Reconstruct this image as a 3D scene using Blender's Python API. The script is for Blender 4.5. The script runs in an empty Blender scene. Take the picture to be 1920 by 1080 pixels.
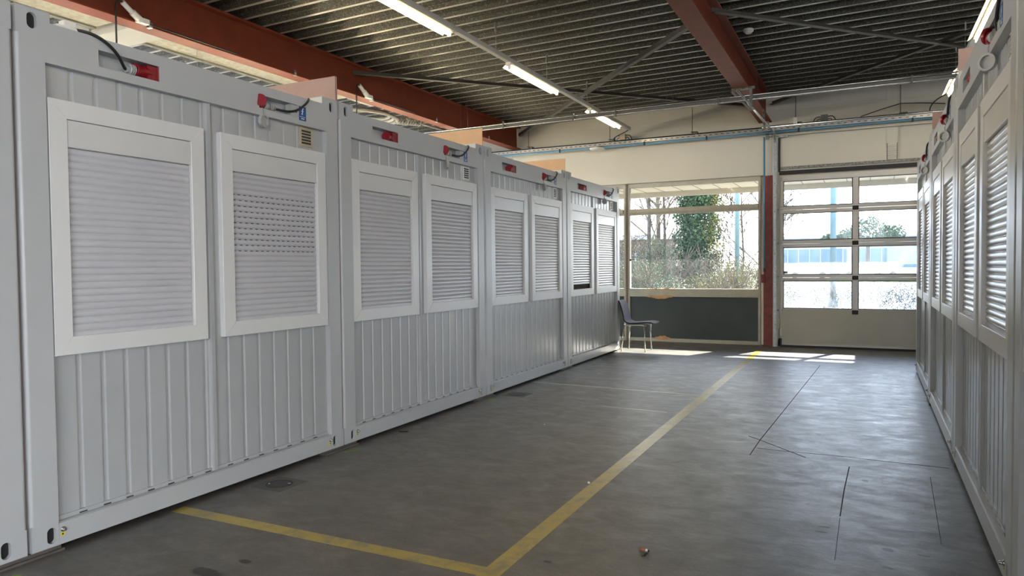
import bpy, bmesh, math, random
from mathutils import Vector, Matrix
SC = bpy.context.scene
COL = SC.collection
PI = math.pi
# ---------------------------------------------------------------- materials
def new_mat(name):
    m = bpy.data.materials.new(name); m.use_nodes = True
    nt = m.node_tree; nt.nodes.clear()
    out = nt.nodes.new('ShaderNodeOutputMaterial')
    b = nt.nodes.new('ShaderNodeBsdfPrincipled')
    nt.links.new(b.outputs[0], out.inputs[0])
    return m, nt, b, out
def node(nt, t, **k):
    n = nt.nodes.new(t)
    for a, v in k.items():
        if a in n.inputs.keys() if hasattr(n.inputs, 'keys') else False: n.inputs[a].default_value = v
        else: setattr(n, a, v)
    return n
def noise(nt, scale, detail=3, rough=0.5, stretch=None, dist=0.0):
    tc = nt.nodes.new('ShaderNodeNewGeometry')
    n = nt.nodes.new('ShaderNodeTexNoise')
    n.inputs['Scale'].default_value = scale; n.inputs['Detail'].default_value = detail
    n.inputs['Roughness'].default_value = rough; n.inputs['Distortion'].default_value = dist
    src = tc.outputs['Position']
    if stretch:
        mp = nt.nodes.new('ShaderNodeMapping'); mp.inputs['Scale'].default_value = stretch
        nt.links.new(src, mp.inputs['Vector']); src = mp.outputs[0]
    nt.links.new(src, n.inputs['Vector'])
    return n.outputs['Fac']
def ramp(nt, fac, stops):
    r = nt.nodes.new('ShaderNodeValToRGB')
    e = r.color_ramp.elements
    while len(e) < len(stops): e.new(0.5)
    for i, (p, c) in enumerate(stops):
        e[i].position = p; e[i].color = (c[0], c[1], c[2], 1)
    nt.links.new(fac, r.inputs[0]); return r.outputs[0]
def mrange(nt, v, a, b, c, d):
    n = nt.nodes.new('ShaderNodeMapRange')
    for i, x in enumerate((a, b, c, d)): n.inputs[i+1].default_value = x
    nt.links.new(v, n.inputs[0]); return n.outputs[0]
def bump(nt, b, h, strength, dist=0.01):
    n = nt.nodes.new('ShaderNodeBump'); n.inputs['Strength'].default_value = strength
    n.inputs['Distance'].default_value = dist
    nt.links.new(h, n.inputs['Height']); nt.links.new(n.outputs[0], b.inputs['Normal'])
def mixc(nt, f, a, b):
    n = nt.nodes.new('ShaderNodeMix'); n.data_type = 'RGBA'
    for s, v in ((0, f), (6, a), (7, b)):
        if isinstance(v, (tuple, list)): n.inputs[s].default_value = (*v[:3], 1)
        elif isinstance(v, float): n.inputs[s].default_value = v
        else: nt.links.new(v, n.inputs[s])
    return n.outputs[2]
MATS = {}
def mat(name, col, rough=0.5, metal=0.0, var=0.06, vs=6.0, bmp=0.0, bs=40.0, spec=0.5, stretch=None, rv=0.0, coat=0.0):
    if name in MATS: return MATS[name]
    m, nt, b, out = new_mat(name)
    f = noise(nt, vs, 4, 0.6, stretch)
    lo = tuple(c*(1-var) for c in col); hi = tuple(min(1, c*(1+var)) for c in col)
    nt.links.new(ramp(nt, f, [(0.3, lo), (0.7, hi)]), b.inputs['Base Color'])
    b.inputs['Roughness'].default_value = rough; b.inputs['Metallic'].default_value = metal
    b.inputs['Specular IOR Level'].default_value = spec
    b.inputs['Coat Weight'].default_value = coat
    if rv: nt.links.new(mrange(nt, noise(nt, vs*1.7, 3), .3, .7, rough-rv, rough+rv), b.inputs['Roughness'])
    if bmp: bump(nt, b, noise(nt, bs, 3, 0.5, stretch), bmp)
    MATS[name] = m; return m
def emit(name, col, s):
    m, nt, b, out = new_mat(name)
    b.inputs['Base Color'].default_value = (*col, 1)
    b.inputs['Emission Color'].default_value = (*col, 1); b.inputs['Emission Strength'].default_value = s
    MATS[name] = m; return m

PAINT = mat('container_paint', (.475, .49, .50), .36, var=.02, bmp=.04, bs=3.0)
PANEL = mat('panel_paint', (.43, .445, .455), .27, var=.02, bmp=.05, bs=4.0)
PVC = mat('white_pvc', (.72, .725, .72), .34, var=.015, bmp=.02, bs=60, stretch=(1, 1, .1))
SHUT = mat('shutter_pvc', (.56, .565, .595), .25, var=.02, bmp=.035, bs=5.0)
BOXP = mat('shutter_box_pvc', (.66, .665, .655), .30, var=.02, bmp=.03, bs=4)
GALV = mat('galvanised', (.42, .43, .43), .38, .85, var=.18, vs=22, rv=.08)
STEELW = mat('bright_steel', (.62, .62, .60), .25, .9, var=.05)
DARKST = mat('dark_steel', (.10, .10, .095), .5, .3, var=.1)
BRACE = mat('brace_steel', (.075, .07, .06), .6, 0, var=.1)
REDP = mat('red_plastic', (.25, .008, .018), .32, var=.05)
BLACKR = mat('black_rubber', (.012, .012, .013), .55, var=.1)
GREYP = mat('grey_plastic', (.42, .43, .42), .4, var=.03)
WHITEP = mat('white_plastic', (.75, .75, .72), .4, var=.02)
BEIGEP = mat('beige_plastic', (.50, .44, .30), .45, var=.03)
BLUE = mat('blue_label', (.012, .09, .28), .4, var=.02)
WHITEL = mat('label_white', (.8, .82, .85), .4, var=.01)
YELL = mat('yellow_label', (.65, .58, .05), .4, var=.02)
DARK = mat('dark_void', (.012, .012, .013), .6, var=.02)
PINK = mat('pink_board', (.36, .245, .215), .75, var=.05, vs=9)
TAN = mat('tan_board', (.50, .33, .20), .75, var=.05, vs=9)
CREAM = mat('cream_wall_panel', (.60, .575, .49), .5, var=.035, vs=1.2, bmp=.02, bs=2)
CREAM2 = mat('cream_door_panel', (.52, .50, .42), .42, var=.04, vs=2.5)
FRAMEB = mat('window_frame_paint', (.50, .47, .38), .5, var=.10, vs=7)
ALU = mat('door_aluminium', (.52, .50, .46), .35, .25, var=.04, stretch=(.1, 1, 4))
GREENP = mat('dark_green_panel', (.040, .052, .050), .42, var=.15, vs=2)
WOOD = mat('bare_wood', (.62, .36, .16), .7, var=.25, vs=30, stretch=(.2, 1, 2))
BLUEPIPE = mat('blue_pipe', (.10, .30, .50), .4, .1, var=.05)
OXIDE = mat('red_oxide_paint', (.19, .038, .016), .6, var=.12, vs=5, spec=.3)
OXCOL = mat('red_column_paint', (.22, .035, .025), .45, var=.25, vs=9)
TUBEM = emit('tube_light', (1.0, .84, .60), 14.0)
TUBEB = emit('added_tube_light', (1.0, .84, .58), 48.0)
REFL = mat('reflector_white', (.75, .72, .62), .4, var=.02)
TRUNK = mat('trunking_paint', (.55, .54, .50), .4, var=.03)
SEATF = mat('seat_fabric', (.16, .155, .20), .8, var=.12, vs=120)
SEATD = mat('seat_back_vinyl', (.014, .013, .018), .5, var=.1)
CHROME = mat('chrome', (.75, .74, .70), .16, 1.0, var=.02)
DUCTW = mat('duct_white', (.66, .65, .58), .45, var=.03)
WOODPAD = mat('timber_pad', (.10, .085, .075), .7, var=.3, vs=20, stretch=(4, .3, 4))

def two_tone(name, c1, c2, scale, rough=.7, lo=.42, hi=.58, stretch=None, bmp=0):
    m, nt, b, out = new_mat(name)
    f = noise(nt, scale, 5, .65, stretch)
    nt.links.new(ramp(nt, f, [(lo, c1), (hi, c2)]), b.inputs['Base Color'])
    b.inputs['Roughness'].default_value = rough
    if bmp: bump(nt, b, f, bmp)
    MATS[name] = m; return m
MOTTLE = two_tone('mottled_board', (.55, .53, .40), (.72, .71, .62), 16, .9, .35, .6)
BARK = two_tone('bark', (.05, .042, .034), (.11, .095, .08), 8, .9)
TWIG = two_tone('twig', (.10, .08, .06), (.20, .16, .12), 4, .9)
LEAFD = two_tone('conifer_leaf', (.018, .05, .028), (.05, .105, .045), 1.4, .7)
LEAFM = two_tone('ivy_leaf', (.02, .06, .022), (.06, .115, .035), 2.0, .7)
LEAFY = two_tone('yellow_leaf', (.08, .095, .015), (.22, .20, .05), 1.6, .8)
BRUSH = two_tone('dry_brush', (.06, .05, .035), (.17, .14, .095), 2.2, .8)
GRASS = two_tone('verge_grass', (.10, .13, .04), (.18, .18, .07), .8, .9)
ASPH = two_tone('asphalt', (.075, .08, .085), (.13, .13, .125), .6, .85, .3, .7)
BRICK = two_tone('brown_brick', (.13, .11, .095), (.18, .155, .135), .8, .85)
CONC = two_tone('pale_render', (.38, .39, .40), (.46, .47, .48), .5, .8)
BGLASS = mat('far_window_glass', (.10, .19, .25), .15, var=.1, vs=.7)
SOFFIT = mat('soffit_board', (.66, .61, .53), .6, var=.03)
SOFFIT2 = mat('fascia_board', (.60, .56, .50), .6, var=.03)
LAMPPOST = mat('lamppost_paint', (.12, .22, .24), .5, var=.08)
CARW = mat('car_white', (.62, .63, .65), .25, var=.02, coat=.5)
CARD = mat('car_grey', (.10, .12, .15), .25, var=.02, coat=.5)
TYRE = mat('tyre', (.02, .02, .02), .8)

def deck_material():
    m, nt, b, out = new_mat('galvanised_deck')
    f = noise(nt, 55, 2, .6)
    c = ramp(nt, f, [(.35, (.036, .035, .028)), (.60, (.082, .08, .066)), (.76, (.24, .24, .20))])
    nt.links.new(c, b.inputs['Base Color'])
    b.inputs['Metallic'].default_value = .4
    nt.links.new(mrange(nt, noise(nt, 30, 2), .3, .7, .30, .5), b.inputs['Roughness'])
    MATS['deck'] = m; return m
DECK = deck_material()
DECKF = mat('deck_flange_lit', (.30, .29, .25), .36, .4, var=.12, vs=20)  # bright lines of reflected light on the flanges, put into a lighter colour

def floor_material():
    m, nt, b, out = new_mat('worn_concrete')
    big = noise(nt, .55, 4, .6, None, .6)
    mid = noise(nt, 2.6, 8, .68, (1.0, 1.25, 1), .5)
    fine = noise(nt, 90, 3, .7)
    c1 = ramp(nt, big, [(.3, (.082, .073, .062)), (.7, (.135, .122, .105))])
    c2 = ramp(nt, mid, [(.30, (.062, .054, .046)), (.5, (.108, .098, .085)), (.70, (.20, .19, .172))])
    c = mixc(nt, .55, c1, c2)
    sp = ramp(nt, fine, [(.3, (.75, .75, .75)), (.7, (1.15, 1.15, 1.15))])
    mx = nt.nodes.new('ShaderNodeMix'); mx.data_type = 'RGBA'; mx.blend_type = 'MULTIPLY'
    mx.inputs[0].default_value = 1.0
    nt.links.new(c, mx.inputs[6]); nt.links.new(sp, mx.inputs[7]); c = mx.outputs[2]
    # oil spots and chips
    geo = nt.nodes.new('ShaderNodeNewGeometry')
    wob = nt.nodes.new('ShaderNodeTexNoise'); wob.inputs['Scale'].default_value = 9
    nt.links.new(geo.outputs['Position'], wob.inputs['Vector'])
    msk = None
    for (x, y, rx, ry, k) in ((3.933, 1.977, .035, .030, .85), (3.954, 2.298, .11, .035, .6), (3.924, 1.73, .04, .03, .85),
                              (.94, .28, .085, .05, .9), (1.01, .455, .045, .022, .9), (3.83, 3.23, .022, .03, .85),
                              (3.62, 2.19, .03, .012, .8), (3.61, 2.10, .03, .012, .8), (4.10, 2.07, .03, .012, .7), (4.10, 1.97, .03, .012, .7),
                              (2.40, 1.10, .03, .02, .8), (-.0, 9.2, .01, .01, .1), (.65, 6.2, .3, .1, .25), (2.95, 6.2, .5, .15, .15)):
        s = nt.nodes.new('ShaderNodeVectorMath'); s.operation = 'SUBTRACT'; s.inputs[1].default_value = (x, y, 0)
        nt.links.new(geo.outputs['Position'], s.inputs[0])
        d = nt.nodes.new('ShaderNodeVectorMath'); d.operation = 'MULTIPLY'; d.inputs[1].default_value = (1/rx, 1/ry, 0)
        nt.links.new(s.outputs[0], d.inputs[0])
        l = nt.nodes.new('ShaderNodeVectorMath'); l.operation = 'LENGTH'; nt.links.new(d.outputs[0], l.inputs[0])
        a = nt.nodes.new('ShaderNodeMath'); a.operation = 'ADD'
        nt.links.new(l.outputs['Value'], a.inputs[0])
        w = mrange(nt, wob.outputs['Fac'], 0, 1, -.7, .7); nt.links.new(w, a.inputs[1])
        k_ = mrange(nt, a.outputs[0], .75, 1.15, k, 0.0)
        c = mixc(nt, k_, c, (.022, .021, .021))
        mxx = nt.nodes.new('ShaderNodeMath'); mxx.operation = 'MAXIMUM'
        nt.links.new(k_, mxx.inputs[0])
        if msk is not None: nt.links.new(msk, mxx.inputs[1])
        msk = mxx.outputs[0]
    nt.links.new(c, b.inputs['Base Color'])
    b.inputs['Coat Weight'].default_value = .45; b.inputs['Coat Roughness'].default_value = .42
    rr = noise(nt, 4.5, 9, .72, (1.0, 1.7, 1), .7)
    nt.links.new(mrange(nt, rr, .3, .7, .30, .64), b.inputs['Roughness'])
    nt.links.new(mrange(nt, msk, 0, 1, 1.0, .02), b.inputs['Specular IOR Level'])
    h = nt.nodes.new('ShaderNodeMath'); h.operation = 'ADD'
    nt.links.new(noise(nt, 13, 7, .62, (1, 1.5, 1), .3), h.inputs[0])
    h2 = nt.nodes.new('ShaderNodeMath'); h2.operation = 'MULTIPLY'; h2.inputs[1].default_value = .12
    nt.links.new(noise(nt, 120, 2, .6), h2.inputs[0]); nt.links.new(h2.outputs[0], h.inputs[1])
    bump(nt, b, h.outputs[0], .20, .012)
    MATS['floor'] = m; return m
FLOORM = floor_material()

def worn_paint(name, c1, c2):
    m, nt, b, out = new_mat(name)
    f = noise(nt, 7, 6, .7, (1, 1, 1), .6)
    nt.links.new(ramp(nt, f, [(.34, c2), (.52, c1)]), b.inputs['Base Color'])
    b.inputs['Roughness'].default_value = .30; b.inputs['Specular IOR Level'].default_value = 1.0
    bump(nt, b, noise(nt, 60, 3), .2, .004)
    MATS[name] = m; return m
YPAINT = worn_paint('yellow_floor_paint', (.42, .31, .03), (.24, .19, .07))
YFADE = worn_paint('faded_floor_paint', (.30, .28, .17), (.17, .155, .12))

def pane_material(name, haze, tint=(1, 1, 1), smear=0.0):
    m = bpy.data.materials.new(name); m.use_nodes = True
    nt = m.node_tree; nt.nodes.clear()
    out = nt.nodes.new('ShaderNodeOutputMaterial')
    tr = nt.nodes.new('ShaderNodeBsdfTransparent'); tr.inputs[0].default_value = (*tint, 1)
    tl = nt.nodes.new('ShaderNodeBsdfTranslucent'); tl.inputs[0].default_value = (.86, .90, .96, 1)
    gl = nt.nodes.new('ShaderNodeBsdfGlossy'); gl.inputs['Roughness'].default_value = .03
    m1 = nt.nodes.new('ShaderNodeMixShader'); m2 = nt.nodes.new('ShaderNodeMixShader')
    fr = nt.nodes.new('ShaderNodeFresnel'); fr.inputs[0].default_value = 1.25
    if smear:
        f = noise(nt, 2.3, 5, .6, (1, 1, .55), 1.6)
        nt.links.new(mrange(nt, f, .35, .7, haze*(1-smear), haze*(1+smear)), m1.inputs[0])
    else: m1.inputs[0].default_value = haze
    nt.links.new(tr.outputs[0], m1.inputs[1]); nt.links.new(tl.outputs[0], m1.inputs[2])
    nt.links.new(fr.outputs[0], m2.inputs[0])
    nt.links.new(m1.outputs[0], m2.inputs[1]); nt.links.new(gl.outputs[0], m2.inputs[2])
    nt.links.new(m2.outputs[0], out.inputs[0])
    MATS[name] = m; return m
PANE = pane_material('window_glass', .007, (.95, .97, .97), .3)
ACRYL = pane_material('hazy_door_glazing', .045, (.88, .94, 1.0), .6)

# ---------------------------------------------------------------- mesh helpers
class MB:
    def __init__(s): s.bm = bmesh.new(); s.mi = 0
    def _f(s, vs):
        try: f = s.bm.faces.new(vs); f.material_index = s.mi; return f
        except ValueError: return None
    def box(s, x0, x1, y0, y1, z0, z1, M=None):
        P = [(x0,y0,z0),(x1,y0,z0),(x1,y1,z0),(x0,y1,z0),(x0,y0,z1),(x1,y0,z1),(x1,y1,z1),(x0,y1,z1)]
        if M: P = [M @ Vector(p) for p in P]
        v = [s.bm.verts.new(p) for p in P]
        for f in ((0,3,2,1),(4,5,6,7),(0,1,5,4),(1,2,6,5),(2,3,7,6),(3,0,4,7)): s._f([v[i] for i in f])
        return s
    def prism(s, pts, axis, a, b, M=None):
        # pts: 2-D polygon in the other two axes (in x,y,z order), extruded along axis from a to b
        def mk(p, t):
            q = list(p); q.insert(axis, t); q = Vector(q); return M @ q if M else q
        A = [s.bm.verts.new(mk(p, a)) for p in pts]; B = [s.bm.verts.new(mk(p, b)) for p in pts]
        n = len(pts); s._f(A[::-1]); s._f(B)
        for i in range(n): s._f([A[i], A[(i+1) % n], B[(i+1) % n], B[i]])
        return s
    def sheet(s, pts, axis, a, b):
        def mk(p, t): q = list(p); q.insert(axis, t); return Vector(q)
        A = [s.bm.verts.new(mk(p, a)) for p in pts]; B = [s.bm.verts.new(mk(p, b)) for p in pts]
        for i in range(len(pts)-1): s._f([A[i], A[i+1], B[i+1], B[i]])
        return s
    def tube(s, pts, r, n=10, caps=True, smooth=True):
        pts = [Vector(p) for p in pts]; rings = []
        rad = r if isinstance(r, (list, tuple)) else [r]*len(pts)
        up = None
        for i, p in enumerate(pts):
            d = (pts[min(i+1, len(pts)-1)] - pts[max(i-1, 0)]).normalized()
            if up is None:
                up = Vector((0,0,1)) if abs(d.z) < .9 else Vector((1,0,0))
            a = d.cross(up).normalized(); c = a.cross(d).normalized(); up = c
            rings.append([s.bm.verts.new(p + rad[i]*(math.cos(2*PI*k/n)*a + math.sin(2*PI*k/n)*c)) for k in range(n)])
        for A, B in zip(rings, rings[1:]):
            for k in range(n):
                f = s._f([A[k], A[(k+1) % n], B[(k+1) % n], B[k]])
                if f and smooth: f.smooth = True
        if caps: s._f(rings[0][::-1]); s._f(rings[-1])
        return s
    def cyl(s, p, q, r, n=16, r2=None): return s.tube([p, q], [r, r if r2 is None else r2], n)
    def plate_hole(s, x, y0, y1, z0, z1, cy, cz, ry, rz, depth, n=24, sgn=1):
        # plate in the plane X=x with a stadium hole, and the hole's walls going back by depth
        In, Out, Bk = [], [], []
        for k in range(n):
            a = 2*PI*k/n
            ca, sa = math.cos(a), math.sin(a)
            hz = rz-ry
            iy, iz = cy+ry*ca, cz+ry*sa+(hz if sa > 1e-6 else -hz if sa < -1e-6 else 0)
            dy, dz = ca, sa
            t = min(((y1-cy)/dy if dy > 1e-9 else (y0-cy)/dy if dy < -1e-9 else 1e9),
                    ((z1-cz)/dz if dz > 1e-9 else (z0-cz)/dz if dz < -1e-9 else 1e9))
            In.append((iy, iz)); Out.append((cy+dy*t, cz+dz*t))
        vi = [s.bm.verts.new((x, *p)) for p in In]; vo = [s.bm.verts.new((x, *p)) for p in Out]
        vb = [s.bm.verts.new((x-depth, *p)) for p in In]
        for k in range(n):
            j = (k+1) % n
            s._f([vi[k], vo[k], vo[j], vi[j]]); s._f([vb[k], vi[k], vi[j], vb[j]])
        # corner triangles
        for (yy, zz) in ((y0,z0),(y1,z0),(y1,z1),(y0,z1)):
            best = None
            for k in range(n):
                j = (k+1) % n
                a, b = Out[k], Out[j]
                if (abs(a[0]-yy) < 1e-6 and abs(b[1]-zz) < 1e-6 and abs(a[1]-zz) > 1e-6 and abs(b[0]-yy) > 1e-6) or \
                   (abs(b[0]-yy) < 1e-6 and abs(a[1]-zz) < 1e-6 and abs(b[1]-zz) > 1e-6 and abs(a[0]-yy) > 1e-6):
                    best = (k, j)
            if best:
                c = s.bm.verts.new((x, yy, zz)); s._f([vo[best[0]], c, vo[best[1]]])
        return s
    def build(s, name, mats, parent=None, bevel=0, seg=2, smooth=False, loc=None, M=None):
        bmesh.ops.recalc_face_normals(s.bm, faces=s.bm.faces[:]) if not getattr(s, 'norecalc', False) else None
        me = bpy.data.meshes.new(name); s.bm.to_mesh(me); s.bm.free()
        if not isinstance(mats, (list, tuple)): mats = [mats]
        for m in mats: me.materials.append(m)
        o = bpy.data.objects.new(name, me); COL.objects.link(o)
        if smooth:
            for p in me.polygons: p.use_smooth = True
        if parent: o.parent = parent
        if loc: o.location = loc
        if M: o.matrix_local = M
        if bevel:
            md = o.modifiers.new('bevel', 'BEVEL'); md.width = bevel; md.segments = seg
            md.limit_method = 'ANGLE'; md.angle_limit = math.radians(40); md.harden_normals = False
        return o
def tag(o, label=None, cat=None, group=None, kind=None):
    if label: o['label'] = label
    if cat: o['category'] = cat
    if group: o['group'] = group
    if kind: o['kind'] = kind
    return o
def empty(name, loc=(0,0,0), rz=0, label=None, cat=None, group=None, kind=None):
    o = bpy.data.objects.new(name, None); COL.objects.link(o); o.empty_display_size = .1
    o.location = loc; o.rotation_euler = (0,0,rz)
    return tag(o, label, cat, group, kind)
def copy_tree(o, parent=None, skip=()):
    c = o.copy(); COL.objects.link(c); c.parent = parent
    for ch in list(o.children):
        if ch.name.split('.')[0] in skip: continue
        copy_tree(ch, c, skip)
    return c
def bez(p0, p1, p2, p3, n=14):
    p0, p1, p2, p3 = map(Vector, (p0, p1, p2, p3)); r = []
    for i in range(n+1):
        t = i/n; r.append((1-t)**3*p0 + 3*t*(1-t)**2*p1 + 3*t*t*(1-t)*p2 + t**3*p3)
    return r

# ================================================================ office container (module)
W, GAP, H0, H1 = 2.435, .0192, .03, 2.83
def corner_post(root, right):
    m = MB()
    y0, y1 = (0, .14) if not right else (W-.14, W)
    hb = .1015 if not right else W-.1015
    ht = .079 if not right else W-.079
    by0, by1 = (0, .17) if not right else (W-.185, W)
    # lower casting
    m.plate_hole(0, y0, y1, H0, .165, hb, .091, .0235, .042, .012)
    m.box(-.14, -.012, y0, y1, H0, .165) if False else None
    for (a, b, c, d, e, f) in ((-.14, 0, y0, y0+.001, H0, .165), (-.14, 0, y1-.001, y1, H0, .165), (-.14, -.139, y0, y1, H0, .165),
                               (-.14, 0, y0, y1, H0, H0+.001)): m.box(a, b, c, d, e, f)
    # shaft
    m.box(-.14, 0, y0, y1, .165, 2.69)
    # upper casting
    m.plate_hole(0, by0, by1, 2.69, H1, ht, 2.764, .025, .041, .012)
    for (a, b, c, d, e, f) in ((-.16, 0, by0, by0+.001, 2.69, H1), (-.16, 0, by1-.001, by1, 2.69, H1), (-.16, -.159, by0, by1, 2.69, H1),
                               (-.16, 0, by0, by1, H1-.001, H1)): m.box(a, b, c, d, e, f)
    o = m.build('corner_post', PAINT, root)
    return o
def rounded_post(root, right):
    # the shaft proper: an open rounded column so the outer corner catches the light
    m = MB()
    y0, y1 = (0, .14) if not right else (W-.14, W)
    r = .016; pts = []
    def arc(cx, cy, a0):
        return [(cx+r*math.cos(a0+PI/2*k/5), cy+r*math.sin(a0+PI/2*k/5)) for k in range(6)]
    pts = [(-.14, y0)] + (arc(-r, y0+r, -PI/2) + [(0, y1)] if not right else [(0, y0)] + arc(-r, y1-r, 0)) + [(-.14, y1)]
    m.prism(pts, 2, .165, 2.69)
    hb = .1015 if not right else W-.1015
    ht = .079 if not right else W-.079
    by0, by1 = (0, .17) if not right else (W-.185, W)
    m.plate_hole(0, y0, y1, H0, .165, hb, .091, .0235, .042, .022)
    for q in ((-.14, 0, y0, y0+.001, H0, .165), (-.14, 0, y1-.001, y1, H0, .165), (-.14, -.139, y0, y1, H0, .165), (-.14, 0, y0, y1, H0, H0+.001)): m.box(*q)
    m.plate_hole(0, by0, by1, 2.69, H1, ht, 2.764, .025, .041, .022)
    for q in ((-.16, 0, by0, by0+.001, 2.69, H1), (-.16, 0, by1-.001, by1, 2.69, H1), (-.16, -.159, by0, by1, 2.69, H1), (-.16, 0, by0, by1, H1-.001, H1)): m.box(*q)
    m.mi = 1; m.box(-.026, -.0221, hb-.03, hb+.03, .04, .14); m.box(-.026, -.0221, ht-.03, ht+.03, 2.71, 2.815)  # dark plates put the shade inside the casting holes into colour
    return m.build('corner_post', [PAINT, DARK], root)

def ribbed(root, y0, y1, first, skip=False):
    x, d, s = -.045, .010, .005
    z0, z1 = .172, 2.566
    pts = [(x-.03, y0), (x, y0)]
    y = first
    while y + .033 < y1:
        pts += [(x, y), (x-d, y+s), (x-d, y+.033-s), (x, y+.033)]
        y += .1385
    pts += [(x, y1), (x-.03, y1)]
    m = MB(); m.sheet(pts, 2, z0, z1)
    # hemmed bottom edge with weep slots
    yy = y0; cuts = []
    y = first
    while y + .033 < y1: cuts.append(y+.0165); y += .1385
    m.box(-.075, -.038, y0, y1, .150, .172)
    m.mi = 1
    for c in cuts: m.box(-.040, -.0372, c-.022, c+.022, .1515, .1585)
    return m.build('wall_panel', [PANEL, DARK], root)

def window(root, y0, y1, z_open=0.0, slots=False):
    za, zb, b = 1.03, 2.392, .098
    fx0, fx1 = -.05, -.006
    m = MB()
    yi0, yi1, zi0, zi1 = y0+b, y1-b, za+b, zb-b
    O = [(y0, za), (y1, za), (y1, zb), (y0, zb)]; I = [(yi0, zi0), (yi1, zi0), (yi1, zi1), (yi0, zi1)]
    for k in range(4):
        j = (k+1) % 4
        m.prism([O[k], O[j], I[j], I[k]], 0, fx0, fx1)
    w = m.build('window', PVC, root, bevel=.0022, seg=1)
    zbx = 2.146
    m = MB(); m.box(-.05, -.012, yi0+.002, yi1-.002, zbx, zi1-.003)
    m.build('shutter_box', BOXP, w, bevel=.002, seg=1)
    # roller shutter: convex slats with a shadow line between
    m = MB(); pitch = .0384; bot = zi0 + .016 + z_open
    z = zbx; pts = []
    base = -.034
    while z - pitch > bot - .004:
        for (dx, dz) in ((-.005, 0), (.001, .0026), (.0045, .009), (.0062, .017), (.0060, .024), (.0038, .032), (-.005, .0366)):
            pts.append((base+dx, z-dz))
        z -= pitch
    pts.append((base-.004, z)); m.sheet([(p[0], p[1]) for p in pts], 1, yi0+.004, yi1-.004)
    for f in m.bm.faces: f.smooth = True
    m.box(-.0405, -.028, yi0+.004, yi1-.004, z-.022, z)
    m.mi = 1
    if slots:
        zz = zbx - pitch*4.0
        for r_ in range(11):
            y = yi0 + .012 + (.012 if r_ % 2 else 0)
            while y < yi1-.03:
                m.box(-.0385, -.0325, y, y+.018, zz-.0024, zz+.0024); y += .051
            zz -= pitch
    m.build('roller_shutter', [SHUT, DARK], w)
    m = MB(); m.box(-.0445, -.0425, yi0-.001, yi1+.001, zi0-.001, zbx); m.build('window_pane', BGDARK, w)
    return w
BGDARK = mat('dark_window_pane', (.02, .012, .006), .8, spec=.1)

def red_inlet(root, y, plain):
    m = MB()
    m.box(-.078, -.012, y+.075, y+.142, 2.619, 2.703)
    m.box(-.070, -.004, y+.137, y+.147, 2.617, 2.705)
    m.cyl((-.04, y+.02, 2.660), (-.036, y+.08, 2.660), .036, 20)
    m.cyl((-.034, y+.000, 2.660), (-.038, y+.02, 2.660), .040, 20)
    m.box(-.012, .000, y+.055, y+.105, 2.648, 2.672)
    return m.build('power_inlet', REDP, root, bevel=.003)

def flap_socket(root):
    m = MB()
    # hinged red lid standing open, red collar behind it
    m.cyl((.012, 1.600, 2.672), (-.002, 1.612, 2.670), .043, 22)
    m.cyl((-.010, 1.612, 2.656), (-.020, 1.645, 2.652), .036, 18)
    o = m.build('power_outlet', REDP, root, bevel=.003)
    m = MB(); m.box(-.05, .0015, 1.905, 1.975, 2.612, 2.702)
    m.cyl((.001, 1.925, 2.655), (.006, 1.925, 2.655), .014, 14)
    m.mi = 1; m.box(.001, .004, 1.948, 1.966, 2.650, 2.668)
    m.build('control_plate', [GREYP, DARK], root)
    return o
def cap_ring(root, tilt):
    m = MB(); M = Matrix.Translation((.004, 1.632, 2.528)) @ Matrix.Rotation(tilt, 4, 'Z')
    n = 26; R, r = .046, .034
    def ring(rad, x): return [m.bm.verts.new(M @ Vector((x, rad*math.cos(2*PI*k/n), rad*math.sin(2*PI*k/n)))) for k in range(n)]
    a, b_, c, d = ring(R, -.01), ring(R, .016), ring(r, .016), ring(r, .002)
    for A, B in ((a, b_), (b_, c), (c, d)):
        for k in range(n): m._f([A[k], A[(k+1) % n], B[(k+1) % n], B[k]])
    m._f(d); m._f(a[::-1])
    m.tube([(.002, 1.632, 2.574), (.006, 1.628, 2.60), (-.004, 1.63, 2.622)], .004, 6)
    return m.build('socket_cap', GREYP, root)
def vent(root, beige):
    m = MB(); m.box(-.046, -.036, 2.035, 2.175, 2.418, 2.562)
    for k in range(6): m.box(-.040, -.028, 2.050, 2.160, 2.432+k*.0225, 2.436+k*.0225)
    m.mi = 1
    for k in range(5): m.box(-.038, -.0352, 2.054, 2.156, 2.438+k*.0225, 2.4505+k*.0225)
    return m.build('vent_grille', [BEIGEP if beige else WHITEP, DARK], root, bevel=.001, seg=1)
BEIGEV = mat('vent_beige', (.46, .44, .37), .4)
def sticker(root):
    m = MB(); m.box(0, .0012, 1.992, 2.066, 2.600, 2.706)
    s = m.build('warning_sticker', BLUE, root)
    m = MB(); cy, cz = 2.029, 2.668
    pts = [(.004,.032),(-.016,-.002),(-.003,.0),(-.010,-.020),(-.016,-.018),(-.004,-.036),(.004,-.012),(-.003,-.016),(.014,.008),(.001,.006),(.014,.032)]
    m.prism([(cy+a*.8, cz+b*.8) for a, b in pts], 0, .0012, .0020)
    m.box(.0012, .0018, 1.999, 2.059, 2.627, 2.630)
    for k in range(4): m.box(.0012, .0018, 2.014+k*.009, 2.020+k*.009, 2.610, 2.619)
    m.build('bolt_symbol', WHITEL, s)
def ground_bolt(root, y):
    m = MB(); m.cyl((0, y, .109), (.022, y, .109), .0085, 6); m.cyl((0, y, .109), (.006, y, .109), .014, 14)
    b = m.build('earthing_bolt', STEELW, root)
    m = MB(); m.cyl((0, y-.003, .084), (.0015, y-.003, .084), .0125, 16); m.mi = 1
    m.cyl((.0015, y-.003, .084), (.0022, y-.003, .084), .005, 10); m.build('earth_sticker', [YELL, DARK], b)

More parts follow.
